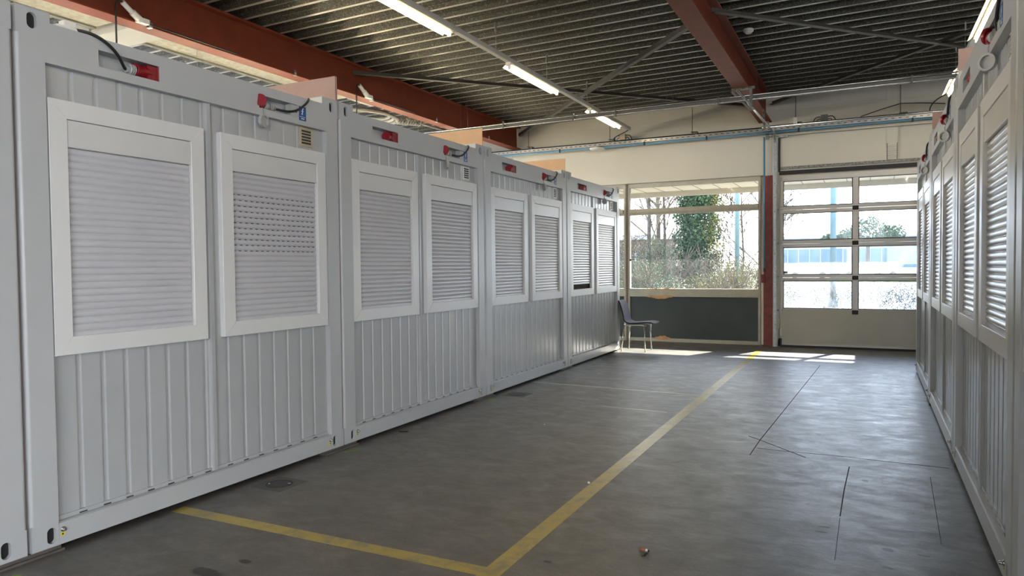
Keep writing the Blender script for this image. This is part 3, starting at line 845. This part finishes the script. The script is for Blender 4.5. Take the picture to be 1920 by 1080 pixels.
m = MB(); m.tube([(x0, 11.03, 3.758), (2.2, 11.03, 3.762), (7.2, 11.03, 3.772)], .0145, 12); m.build('pipe_run', BLUEPIPE, bp)
m = MB(); m.tube([(2.215, 11.23, 3.73), (2.215, 11.25, 1.40)], .016, 12); m.build('drop_pipe', BLUEPIPE, bp)
m = MB(); m.tube([(2.215, 11.25, 1.40), (2.215, 11.25, 1.34)], .021, 10); m.build('end_fitting', DARKST, bp)
for x in (-3.4, -1.62, .10, 1.25, 2.80, 4.50):
    m = MB(); m.box(x-.012, x+.012, 11.005, 11.05, 3.735, 3.80); m.build('pipe_clip', BLACKR, bp)
m = MB(); m.box(2.16, 2.23, 11.27, 11.31, 1.14, 1.29); m.box(2.175, 2.20, 11.255, 11.27, 1.18, 1.22)
o = m.build('valve_box', mat('valve_red', (.20, .02, .02), .5), None, bevel=.006); tag(o, 'small dark red box on the column below the blue pipe', 'box')
def jbox(x, mt, label):
    t = empty('junction_box', (x, 11.06, 3.862), 0, label, 'junction box', 'junction boxes on the cable tray')
    m = MB(); m.box(-.055, .055, -.03, .03, .015, .125); m.build('housing', mt, t, bevel=.006)
    for sx in (-1, 1):
        m = MB(); m.tube(bez((sx*.055, 0, .09), (sx*.11, 0, .11), (sx*.17, 0, .09), (sx*.17, 0, .0), 9), .008, 8); m.tube(bez((sx*.055, 0, .05), (sx*.09, 0, .07), (sx*.12, 0, .05), (sx*.12, 0, .0), 8), .006, 8)
        m.build('cable_tail', BLACKR, t)
jbox(-.33, BEIGEP, 'beige junction box on the cable tray near the end of the light strip')
jbox(3.20, mat('jb_grey', (.10, .11, .105), .5), 'grey junction box on the pipes above the garage door')
t = empty('emergency_light', (-.85, 11.06, 3.762), 0, 'round white light fitting under the cable tray', 'light')
m = MB(); m.cyl((0, 0, 0), (0, 0, -.022), .145, 28); m.cyl((0, 0, -.022), (0, 0, -.05), .15, 28, .10); m.build('cover', WHITEP, t, bevel=.006)
m = MB(); m.cyl((0, 0, 0), (0, 0, .03), .05, 16); m.build('base', GREYP, t)
# drooping cables above the right-hand part
m = MB(); m.tube([(3.75, 11.06, 3.90), (4.05, 11.05, 3.985), (4.33, 11.05, 4.05), (4.6, 11.05, 4.03), (4.95, 11.05, 3.98)], .007, 8)
o = m.build('loose_cable', BLACKR); tag(o, 'dark cable sagging over a rod above the garage door', 'cable')
m = MB(); m.tube(bez((-.14, 10.78, 4.02), (-.14, 10.9, 3.98), (-.55, 11.0, 3.96), (-.52, 11.06, 3.86), 14), .009, 8)
o = m.build('supply_cable', BLACKR); tag(o, 'black cable from the end of the middle light strip to the cable tray', 'cable')
m = MB(); m.tube(bez((4.93, 10.4, 4.0), (4.86, 10.6, 4.02), (4.72, 11.0, 4.0), (4.74, 11.05, 3.88), 14), .009, 8)
o = m.build('supply_cable', BLACKR); tag(o, 'black cable from the end of the right light strip to the cable tray', 'cable')

# ---- double rail hung across the hall
rail = empty('hanging_rail', (0, 0, 0), 0, 'thin twin steel rail hung across the hall in front of the far wall', 'rail')
for dz, nm in ((.030, 'upper_bar'), (-.030, 'lower_bar')):
    m = MB(); m.tube([(-7.0, 8.5, 3.80+dz), (-2.0, 8.5, 3.822+dz), (1.4, 8.5, 3.846+dz), (7.0, 8.5, 3.85+dz)], .011, 8); m.build(nm, STEELW, rail)
m = MB(); m.box(-7.0, 7.0, 8.515, 8.52, 3.80, 3.865); m.build('web', DARKST, rail)
for (x, dx) in ((-2.41, 0), (-2.27, 0), (1.14, .02), (1.20, .06), (2.44, .015), (4.30, .01), (-1.0, 0)):
    m = MB(); m.cyl((x, 8.5, zdeck(x)), (x+dx, 8.5, 3.85), .0025, 6); m.build('hanger_wire', DARKST, rail)
for x in (-1.6, -.35, .35, 1.9, 4.35):
    m = MB(); m.box(x, x+.02, 8.485, 8.525, 3.78, 3.90); m.build('rail_clamp', DARKST, rail)

# ---- fluorescent light strips
def strip_light(x, z, y1, lamps, label, hangers, wings=True):
    t = empty('light_strip', (x, 0, z), 0, label, 'light strip', 'suspended fluorescent light strips')
    m = MB(); m.box(-.032, .032, -7.0, y1, 0, .055); m.build('trunking', TRUNK, t, bevel=.004)
    for (a, b) in lamps:
        m = MB(); m.box(-.034, .034, a, b, -.035, 0)
        # shallow winged reflector
        for sx in ((-1, 1) if wings else ()):
            m.prism([(sx*.034, -.004), (sx*.034, -.008), (sx*.092, -.052), (sx*.094, -.050)], 1, a+.03, b-.03)
        l = m.build('luminaire', REFL, t)
        m = MB(); m.cyl((0, a+.05, -.058), (0, b-.05, -.058), .0135, 12); m.build('tube', TUBEM if wings else TUBEB, l)
        m = MB()
        for y in (a+.035, b-.05): m.box(-.018, .018, y, y+.018, -.078, -.035)
        m.build('lamp_holder', WHITEP, l)
    for y in hangers:
        m = MB(); m.cyl((.0, y, .055), (0, y, zdeck(x)-z+.01), .0022, 6); m.box(-.006, .006, y-.02, y+.02, zdeck(x)-z-.10, zdeck(x)-z+.0); m.build('hanger', GALV, t)
    return t
ls = [(-5.77, -4.19), (-2.87, -1.29), (.03, 1.61), (2.88, 4.46), (5.80, 7.40), (8.70, 10.28)]
strip_light(-.14, 4.005, 10.85, ls, 'long white fluorescent light strip hung over the aisle between the container rows', (1.0, 3.9, 5.48, 7.0, 8.6))
strip_light(4.93, 4.0, 10.45, ls, 'fluorescent light strip above the right container row', (2.5, 4.2, 5.9, 8.4, 9.4))
strip_light(-3.35, 3.50, 10.4, [(a-.0, b+.9) for a, b in ls[1:-1]]+[ls[-1]], 'unseen bare-tube light strip added to brighten the boards above the left containers', (1.0, 3.9, 8.6), False)  # unseen strip, added to light the boards and beam from below
# smoke detector
t = empty('smoke_detector', (2.50, 7.28, zdeck(2.5)), 0, 'round white smoke detector under the roof deck right of the red beam', 'smoke detector')
m = MB(); m.cyl((0, 0, 0), (0, 0, -.03), .062, 24); m.cyl((0, 0, -.03), (0, 0, -.055), .058, 24, .035); m.build('housing', WHITEP, t, bevel=.004)

# ---- things above the left containers
def ceiling_panel(y0, y1, label):
    o = empty('suspended_board', (0, 0, 0), 0, label, 'ceiling board', 'mottled boards under the roof')
    m = MB(); m.box(-3.93, -2.95, y0, y1, 4.21, 4.25); m.build('board_face', MOTTLE, o)
    m = MB(); m.box(-3.97, -3.90, y0, y1, 4.19, 4.21); m.build('edge_angle', mat('edge_angle_paint', (.30, .30, .25), .7), o)
ceiling_panel(-4.0, 3.02, 'mottled cream board hung under the roof, nearer than the white duct')
ceiling_panel(3.52, 7.0, 'mottled cream board hung under the roof, beyond the white duct')
t = empty('air_duct', (0, 0, 0), 0, 'white rectangular air duct crossing above the nearest left container', 'duct')
m = MB(); m.box(-5.4, -2.82, 3.06, 3.48, 4.13, 4.31); m.build('duct_body', DUCTW, t, bevel=.004)
m = MB(); m.build('duct_flange', DUCTW, t) if False else None
for q in (-3.0, -4.1):
    m = MB(); m.box(q, q+.04, 3.04, 3.50, 4.12, 4.315); m.build('duct_flange', DUCTW, t)
t = empty('flexible_hose', (0, 0, 0), 0, 'coiled white ribbed hose above the second left container', 'hose')
m = MB()
for k, R in enumerate((.42, .36, .30)):
    m.tube([(-3.98+R*math.cos(a), 8.0+R*1.5*math.sin(a), 4.12+.03*k) for a in [2*PI*j/36 for j in range(37)]], .03, 8, False)
m.build('coil', DUCTW, t)
m = MB()
for j in range(9): m.tube([(-3.72+.03*j+.055*math.cos(a), 8.50+.04*j, 4.12+.055*math.sin(a)) for a in [2*PI*q/14 for q in range(15)]], .014, 6, False)
m.tube([(-3.5, 8.9, 4.12), (-3.52, 10.2, 4.14)], .02, 8); m.tube([(-3.52, 10.2, 4.14), (-3.52, 10.2, 4.34)], .02, 8)
m.build('ribbed_section', DUCTW, t)
m = MB(); m.box(-3.55, -3.15, 6.9, 7.5, 4.16, 4.34); m.build('mounting_box', DUCTW, t)
# socket couplings clipped to the beam with a hanging lead
def beam_plug(y, drop, label):
    t = empty('hanging_coupler', (-2.60, y, 3.93), 0, label, 'cable coupler', 'white couplers clipped to the red beam')
    m = MB(); m.cyl((.03, -.10, .125), (.03, .02, .045), .026, 16); m.cyl((.03, .0, .06), (.03, .10, -.0), .034, 16); m.box(.0, .06, .05, .17, -.02, .03); m.build('coupler_body', WHITEP, t, bevel=.004)
    m = MB(); m.tube(bez((.03, -.10, .125), (.03, -.16, .15), (.03, -.17, .10), (.03, -.17, .0), 8)+[Vector((.03, -.17, drop))], .009, 8)
    m.tube([(.03, .16, .0), (.03, .35, -.004), (.012, 1.3, .0)], .008, 8); m.build('lead', BLACKR, t)
    m = MB(); m.box(-.03, .03, .20, .225, -.03, .015); m.cyl((.01, .21, -.02), (.01, .21, .05), .006, 8); m.build('beam_clip', GALV, t)
beam_plug(2.50, -.65, 'white cable coupler clipped to the red beam above the nearest left container')
beam_plug(6.07, -.60, 'white cable coupler clipped to the red beam above the second left container')
for i, y in enumerate((4.75, 8.05, 9.9)):
    m = MB(); m.cyl((0, 0, 0), (0, 0, .03), .014, 10); m.cyl((0, 0, .03), (.0, 0, .05), .006, 8); m.box(-.02, .01, -.02, .02, -.022, 0)
    o = m.build('beam_clip', GALV, None, loc=(-2.61, y, 3.93)); tag(o, ('metal clip on the left beam flange just before the pink board', 'metal clip on the left beam flange near the tan board', 'metal clip on the left beam flange at the far end')[i], 'clip', 'clips on the left beam')

# ================================================================ chair
ch = empty('chair', (.045, 9.62, 0), 0, 'lilac upholstered side chair with chrome legs standing at the end of the left row', 'chair')
def shell(off, mt, name, th):
    # continuous seat-and-back shell in the X-Z profile, swept along Y with a slight dish
    prof = [(.585, .468), (.600, .485), (.575, .502), (.50, .512), (.40, .505), (.28, .492), (.18, .487), (.12, .495), (.085, .53), (.065, .60), (.045, .68), (.022, .76), (-.005, .83), (-.035, .885)]
    n = 9; m = MB(); rows_ = []
    for i, (x, z) in enumerate(prof):
        back = i > 8; w = .42 - (.07*max(0, (i-9)/4) if back else 0) - (.04 if i == 0 else 0)
        r = []
        for k in range(n):
            t_ = k/(n-1)*2-1
            dish = .016*(t_*t_)
            xx, zz = (x + (dish if back else 0), z + (0 if back else dish*.6))
            r.append((xx, .215 + t_*w/2, zz))
        rows_.append(r)
    V = [[m.bm.verts.new(p) for p in r] for r in rows_]
    for i in range(len(V)-1):
        for k in range(n-1): m._f([V[i][k], V[i][k+1], V[i+1][k+1], V[i+1][k]])
    bmesh.ops.recalc_face_normals(m.bm, faces=m.bm.faces[:])
    o = m.build(name, mt, ch, smooth=True)
    return o
s1 = shell(0, [SEATF, SEATD], 'seat_shell', .028)
md = s1.modifiers.new('solid', 'SOLIDIFY'); md.thickness = .030; md.offset = -1; md.material_offset = 1; md.material_offset_rim = 1
md = s1.modifiers.new('sub', 'SUBSURF'); md.levels = 1; md.render_levels = 2
m = MB(); m.tube([(.03, .0, 0), (.075, .02, .455)], [.009, .012], 10); m.build('leg', CHROME, ch)
m = MB(); m.tube([(.03, .43, 0), (.075, .41, .455)], [.009, .012], 10); m.build('leg', CHROME, ch)
m = MB(); m.tube([(.445, .02, 0), (.43, .02, .455)], [.009, .012], 10); m.build('leg', CHROME, ch)
m = MB(); m.tube([(.445, .41, 0), (.43, .41, .455)], [.009, .012], 10); m.build('leg', CHROME, ch)
m = MB()
for y in (.02, .41): m.tube(bez((.075, y, .450), (.18, y, .448), (.30, y, .468), (.43, y, .452), 8), .0105, 8)
m.tube([(.075, .02, .448), (.075, .41, .448)], .009, 8); m.tube([(.43, .02, .448), (.43, .41, .448)], .009, 8)
m.build('seat_frame', CHROME, ch)

# ================================================================ litter
t = empty('cigarette_end', (2.80, 1.43, .009), math.radians(-8), 'crushed cigarette end on the floor near the bottom of the photo', 'cigarette end')
m = MB(); m.cyl((-.022, 0, 0), (.012, 0, 0), .0075, 10); m.build('filter', mat('cork_paper', (.30, .12, .06), .7), t)
m = MB(); m.cyl((.012, 0, 0), (.024, 0, 0), .0073, 10, .005); m.build('paper', WHITEP, t)
m = MB(); m.box(.022, .030, -.004, .004, -.006, .004)
for a, b, c in ((.026, -.02, .006), (.022, -.035, .005), (.028, -.05, .006), (.02, -.06, .004)): m.box(a-c, a+c, b-c, b+c, -.009, -.007)
m.build('ash', DARK, t)
random.seed(5)
def pebble(x, y, r, mt, label, cat='pebble', grp='bits of grit on the floor'):
    m = MB(); bmesh.ops.create_icosphere(m.bm, subdivisions=2, radius=r)
    for v in m.bm.verts: v.co *= 1+random.uniform(-.15, .15); v.co.z *= .8
    o = m.build('pebble', mt, None, loc=(x, y, r*.75)); tag(o, label, cat, grp)
pebble(2.146, 2.387, .010, WHITEP, 'tiny white pebble on the edge of the yellow line')
pebble(1.15, 3.9, .006, WHITEP, 'tiny white crumb on the bare floor before the second left container')
m = MB(); m.tube([(.06, 3.12, .004), (.10, 3.125, .005), (.14, 3.15, .004)], .004, 6)
o = m.build('black_strip', BLACKR); tag(o, 'small black strip on the floor before the second left container', 'litter')

# ================================================================ outdoors
m = MB(); m.box(-160, 160, 11.62, 260, -.30, -.06)
gr = tag(m.build('ground', ASPH), kind='structure')
m = MB(); m.box(-60, 60, -60, YB0-.2, -.3, -.02); m.box(-60, XL-.1, YB0-.2, 11.62, -.3, -.02); m.box(XRT+.1, 60, YB0-.2, 11.62, -.3, -.02)
tag(m.build('ground', mat('yard_paving', (.42, .42, .42), .8)), kind='structure')
m = MB(); m.box(-40, 60, 11.62, 23.2, -.06, -.04); tag(m.build('ground', mat('pale_paving', (.22, .21, .185), .85, vs=1.5, var=.15)), kind='structure')
m = MB(); m.box(-160, 160, 60, 68, -.06, .02); o = m.build('grass_verge', GRASS); tag(o, 'sunlit strip of grass beyond the car park', 'grass', kind='stuff')
m = MB(); m.box(-60, 1.3, 17.2, 60, -.06, -.02); tag(m.build('ground', two_tone('planting_bed', (.05, .055, .025), (.12, .11, .06), 1.2, .9)), kind='structure')
# canopy outside the windows
cn = empty('canopy', (0, 0, 0), 0, 'flat boarded canopy projecting over the window and door outside', 'canopy')
m = MB(); m.box(XL, XRT, 11.6, 13.15, 3.055, 3.12)
m.mi = 1
x = -4.0
while x < 7: m.box(x, x+.012, 11.6, 13.1, 3.0505, 3.0555); x += .395
m.build('soffit', [SOFFIT, DARKST], cn)
m = MB(); m.box(XL, XRT, 13.10, 13.16, 2.945, 3.32); m.build('fascia', SOFFIT2, cn)
m = MB(); m.box(5.28, XRT, 13.16, 15.4, 2.95, 3.2); m.build('canopy_extension', SOFFIT, cn)

def leaf_cloud(m, c, rad, n, size, seed, taper=0.0, flat=.35):
    random.seed(seed)
    for _ in range(n):
        u = random.random()**.45; th = random.uniform(0, 2*PI); ph = math.acos(random.uniform(-1, 1))
        z = math.cos(ph)*u; w = math.sin(ph)*u*(1-taper*max(0, (z+1)/2))
        p = Vector((c[0]+rad[0]*w*math.cos(th), c[1]+rad[1]*w*math.sin(th), c[2]+rad[2]*z))
        a = Vector((random.gauss(0, 1), random.gauss(0, 1), random.gauss(0, 1))).normalized()*size*random.uniform(.5, 1.4)
        b = a.cross(Vector((random.gauss(0, 1), random.gauss(0, 1), random.gauss(0, 1)))).normalized()*size*random.uniform(.25, .7)
        v = [m.bm.verts.new(q) for q in (p-a*.5, p+b*.6, p+a*.5, p-b*.6)]; m._f(v)
def branches(m, p, d, L, r, depth, spread=.55, up=.12, k=3):
    q = p + d*L
    mid = p + d*L*.5 + Vector((random.uniform(-1, 1), random.uniform(-1, 1), 0))*L*.05
    m.tube([p, mid, q], [r, r*.85, r*.65], 4 if depth > 1 else 3, False)
    if depth == 0: return
    for _ in range(k):
        a = random.uniform(.45, 1.0)
        nd = (d + Vector((random.gauss(0, spread), random.gauss(0, spread), random.gauss(0, spread*.5)+up))).normalized()
        branches(m, p+(q-p)*a, nd, L*random.uniform(.55, .82), max(r*.6, .011), depth-1, spread, up, k)
def bare_tree(x, y, h, r, seed, label, depth=5, first=.22):
    t = empty('bare_tree', (x, y, -.06), 0, label, 'tree', 'bare trees outside the window')
    random.seed(seed); m = MB(); m.norecalc = True
    m.tube([(0, 0, 0), (.05, 0, h*.35), (-.03, 0, h*.7), (.02, 0, h)], [r, r*.8, r*.55, r*.25], 7, False)
    m.build('trunk', BARK, t)
    m = MB(); m.norecalc = True
    n = 13
    for i in range(n):
        z = h*(first + (1-first)*i/n)
        th = random.uniform(0, 2*PI)
        d = Vector((math.cos(th)*.75, math.sin(th)*.75, .75)).normalized()
        branches(m, Vector((0, 0, z)), d, h*.17*(1.25-i/n*.7), max(r*.4, .024), depth-1, .45, .15, 3)
    m.build('branches', TWIG, t)
bare_tree(-3.72, 25, 9.5, .095, 3, 'bare tree with a thick trunk at the left of the window view')
bare_tree(-3.75, 27.5, 8.0, .075, 8, 'slim bare tree just left of the green conifer')
bare_tree(-5.2, 32, 9.5, .13, 14, 'bare tree far left behind the thick trunk')
bare_tree(-.50, 27, 5.2, .05, 21, 'thin bare sapling right of the conifer')
bare_tree(-.15, 30, 6.2, .08, 33, 'bare tree behind the lamp post in the window view')
bare_tree(10.5, 62, 8.2, .14, 41, 'bare tree with forked crown seen through the garage door')
# conifer
t = empty('conifer_tree', (-1.82, 25, -.06), 0, 'tall dense green conifer filling the middle of the window', 'tree')
m = MB(); m.norecalc = True; m.tube([(0, 0, 0), (0, 0, 7.5)], [.16, .04], 8, False); m.build('trunk', BARK, t)
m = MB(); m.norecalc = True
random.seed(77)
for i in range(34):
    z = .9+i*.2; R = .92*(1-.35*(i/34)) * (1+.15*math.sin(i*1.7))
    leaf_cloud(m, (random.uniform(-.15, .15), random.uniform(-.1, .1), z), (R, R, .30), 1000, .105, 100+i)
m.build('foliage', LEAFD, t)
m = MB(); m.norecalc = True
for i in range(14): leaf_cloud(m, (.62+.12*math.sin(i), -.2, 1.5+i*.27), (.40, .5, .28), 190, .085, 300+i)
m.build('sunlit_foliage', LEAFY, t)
for i, (x, y, rx, h, mt, lb) in enumerate((
    (-2.45, 19.5, .95, 1.75, LEAFM, 'dense green shrub in front of the conifer at the left'),
    (-1.35, 18.6, .75, 1.25, LEAFM, 'low green shrub at the bottom middle of the window view'),
    (-.35, 18.9, .85, 1.35, LEAFY, 'tangled yellow-green shrub at the bottom right of the window view'),
    (.50, 19.3, .80, 1.75, LEAFY, 'yellowish shrub at the right edge of the window view'),
    (-3.6, 21, 1.0, 2.0, LEAFY, 'yellow-brown shrub at the left edge of the window view'),
    (-.15, 22, 1.1, 2.3, BRUSH, 'tall pale thicket under the lamp post'),
    (-4.6, 26, 1.5, 3.0, BRUSH, 'brown thicket behind the left bare trees'),
    (-5.6, 22, 1.2, 3.4, LEAFD, 'dark green tree by the narrow left pane'),
    (-3.0, 23.5, .9, 2.6, LEAFM, 'green thicket left of the conifer'))):
    t = empty('shrub', (x, y, -.06), 0, lb, 'shrub', 'shrubs outside the window')
    m = MB(); m.norecalc = True; leaf_cloud(m, (0, 0, h*.48), (rx, rx*.7, h*.52), int(3200*rx*h/1.5), .055, 500+i); m.build('foliage', mt, t)
    random.seed(600+i); m = MB(); m.norecalc = True
    for k in range(9):
        d = Vector((random.gauss(0, .4), random.gauss(0, .3), 1)).normalized(); branches(m, Vector((random.uniform(-.3, .3), 0, 0)), d, h*.5, .014, 2, .5, .2, 4)
    m.build('stems', TWIG, t)
m = MB(); m.norecalc = True
for i in range(16): leaf_cloud(m, (.4+i*.62, 24.6+.5*math.sin(i*2.3), .33+.08*math.sin(i*1.3)), (.6, .7, .50), 1000, .055, 900+i)
o = m.build('bramble_bank', two_tone('bramble', (.045, .055, .045), (.17, .165, .14), 2.4, .8)); tag(o, 'low bank of pale brambles outside the garage door', 'brambles', kind='stuff')
# posts
def post(x, y, h, r, label):
    t = empty('lamp_post', (x, y, -.06), 0, label, 'post', 'steel posts outside')
    m = MB(); m.cyl((0, 0, 0), (0, 0, h), r, 14); m.cyl((0, 0, 0), (0, 0, .25), r*1.7, 14); m.build('shaft', LAMPPOST, t)
    m = MB(); m.box(-.5, .5, -.12, .12, h, h+.12); m.build('lamp_head', LAMPPOST, t)
post(.16, 21.5, 7.5, .075, 'blue-green steel post right of the conifer in the window view')
post(2.84, 25, 8, .10, 'blue-grey steel post seen through the left panes of the garage door')
# buildings
def building(x0, x1, y, h, depth, mt, label, wins, parapet=True):
    t = empty('building', ((x0+x1)/2, y, -.06), 0, label, 'building', 'buildings in the distance')
    w = (x1-x0)/2
    m = MB(); m.box(-w, w, 0, depth, 0, h); m.build('walls', mt, t)
    m = MB(); m.box(-w-.2, w+.2, -.3, depth+.2, h, h+.35); m.build('roof_edge', CONC, t)
    for (a, b, z0, z1) in wins:
        m = MB(); m.box(a-(x0+x1)/2, b-(x0+x1)/2, -.12, .02, z0, z1); f = m.build('window_band', BGLASS, t)
        m = MB(); k = a-(x0+x1)/2
        while k < b-(x0+x1)/2+.01: m.box(k-.06, k+.06, -.18, -.1, z0, z1); k += 1.5
        m.build('mullions', CONC, f)
building(-20, -8.1, 48, 3.35, 8, BRICK, 'brown building behind the bare trees at the left', [(-14, -10, 1.2, 2.4)])
building(-9, 12.5, 112, 5.2, 14, CONC, 'long low pale building with blue windows seen through the door', [(-8, 1.5, 1.6, 3.6), (3, 6.6, 1.6, 3.6)])
building(16, 38, 105, 5.6, 14, CONC, 'low flat building at the right of the garage door view', [(20, 34, 1.6, 3.4)])
# round crowned tree before the long building
t = empty('round_tree', (4.2, 100, -.06), 0, 'grey-green round tree over the roof of the long building', 'tree')
m = MB(); m.norecalc = True; m.tube([(0, 0, 0), (0, 0, 5)], [.3, .2], 7, False); m.build('trunk', BARK, t)
m = MB(); m.norecalc = True
for i, (a, b, c) in enumerate(((0, 6, 2.2), (-2.2, 5, 1.6), (2.6, 5.2, 1.8), (-4.4, 4.6, 1.2))): leaf_cloud(m, (a, 0, b), (c, c, c*.7), 900, .35, 1200+i)
m.build('foliage', LEAFM, t)
# cars
def car(x, y, rz, mt, label):
    t = empty('car', (x, y, -.06), rz, label, 'car', 'parked cars in the distance')
    P = [(-2.1, .30), (-2.15, .75), (-1.95, .95), (-1.3, 1.02), (-.7, 1.42), (.75, 1.45), (1.5, 1.0), (2.05, .88), (2.15, .55), (2.1, .30)]
    m = MB(); m.prism(P, 1, -.85, .85); b = m.build('body', mt, t, bevel=.06)
    m = MB(); m.prism([(-1.15, 1.02), (-.66, 1.36), (.70, 1.38), (1.30, 1.02)], 1, -.87, .87); m.build('side_windows', BGLASS, t)
    for sx in (-1.3, 1.35):
        for sy in (-.84, .84):
            m = MB(); m.cyl((sx, sy-.1, .32), (sx, sy+.1, .32), .32, 18); m.build('wheel', TYRE, t)
    return t
c0 = car(-1.5, 78, .15, CARW, 'white car parked beyond the verge, leftmost in the door view')
for (x, y, rz, lb) in ((3.6, 82, .1, 'white car parked left of the steel post'), (7.8, 80, -.1, 'white car parked right of the steel post'), (17.5, 84, .05, 'white car parked at the right of the door view')):
    c = copy_tree(c0); c.location = (x, y, -.06); c.rotation_euler.z = rz; c['label'] = lb
car(13.2, 86, 0, CARD, 'dark car parked between the white ones')

# ================================================================ light
w = bpy.data.worlds.new('World'); SC.world = w; w.use_nodes = True
nt = w.node_tree; nt.nodes.clear()
bg = nt.nodes.new('ShaderNodeBackground'); wo = nt.nodes.new('ShaderNodeOutputWorld')
tc = nt.nodes.new('ShaderNodeTexCoord'); sp = nt.nodes.new('ShaderNodeSeparateXYZ')
nt.links.new(tc.outputs['Generated'], sp.inputs[0])
cr = nt.nodes.new('ShaderNodeValToRGB'); e = cr.color_ramp.elements
e[0].position = .0; e[0].color = (.95, .97, 1.0, 1); e[1].position = .75; e[1].color = (.09, .15, .28, 1)
nt.links.new(sp.outputs[2], cr.inputs[0]); nt.links.new(cr.outputs[0], bg.inputs[0])
bg.inputs[1].default_value = 3.0
nt.links.new(bg.outputs[0], wo.inputs[0])
sun = bpy.data.lights.new('sun', 'SUN'); sun.energy = 9.0; sun.angle = .009; sun.color = (1.0, .93, .80)
so = bpy.data.objects.new('sun', sun); COL.objects.link(so)
d = Vector((-.5, -1.25, -1.0)).normalized()
so.rotation_euler = (-d).to_track_quat('Z', 'Y').to_euler(); so.location = (6, 20, 12)

# ================================================================ camera
f, yaw, pitch, roll = 1331., .461, -.0306, -.0103
cy_, sy_ = math.cos(yaw), math.sin(yaw); cp, sp_ = math.cos(pitch), math.sin(pitch)
F = Vector((-sy_*cp, cy_*cp, sp_)); R = Vector((cy_, sy_, 0)); U = R.cross(F)
cr_, sr = math.cos(roll), math.sin(roll)
R2 = cr_*R + sr*U; U2 = -sr*R + cr_*U
cam = bpy.data.cameras.new('camera'); co = bpy.data.objects.new('camera', cam); COL.objects.link(co)
cam.sensor_width = 36; cam.lens = 36*f/1920; cam.clip_start = .02; cam.clip_end = 600
M = Matrix(((R2.x, U2.x, -F.x, 3.8177), (R2.y, U2.y, -F.y, -2.1203), (R2.z, U2.z, -F.z, 1.4823), (0, 0, 0, 1)))
co.matrix_world = M
SC.camera = co
SC.view_settings.view_transform = 'Standard'; SC.view_settings.look = 'None'
SC.view_settings.exposure = 1.95; SC.view_settings.gamma = 1.0; SC.view_settings.use_curve_mapping = False
try:
    SC.cycles.use_denoising = True; SC.cycles.max_bounces = 10; SC.cycles.diffuse_bounces = 6; SC.cycles.glossy_bounces = 4
    SC.cycles.transparent_max_bounces = 24; SC.cycles.sample_clamp_indirect = 8.0; SC.cycles.caustics_reflective = False
except Exception: pass
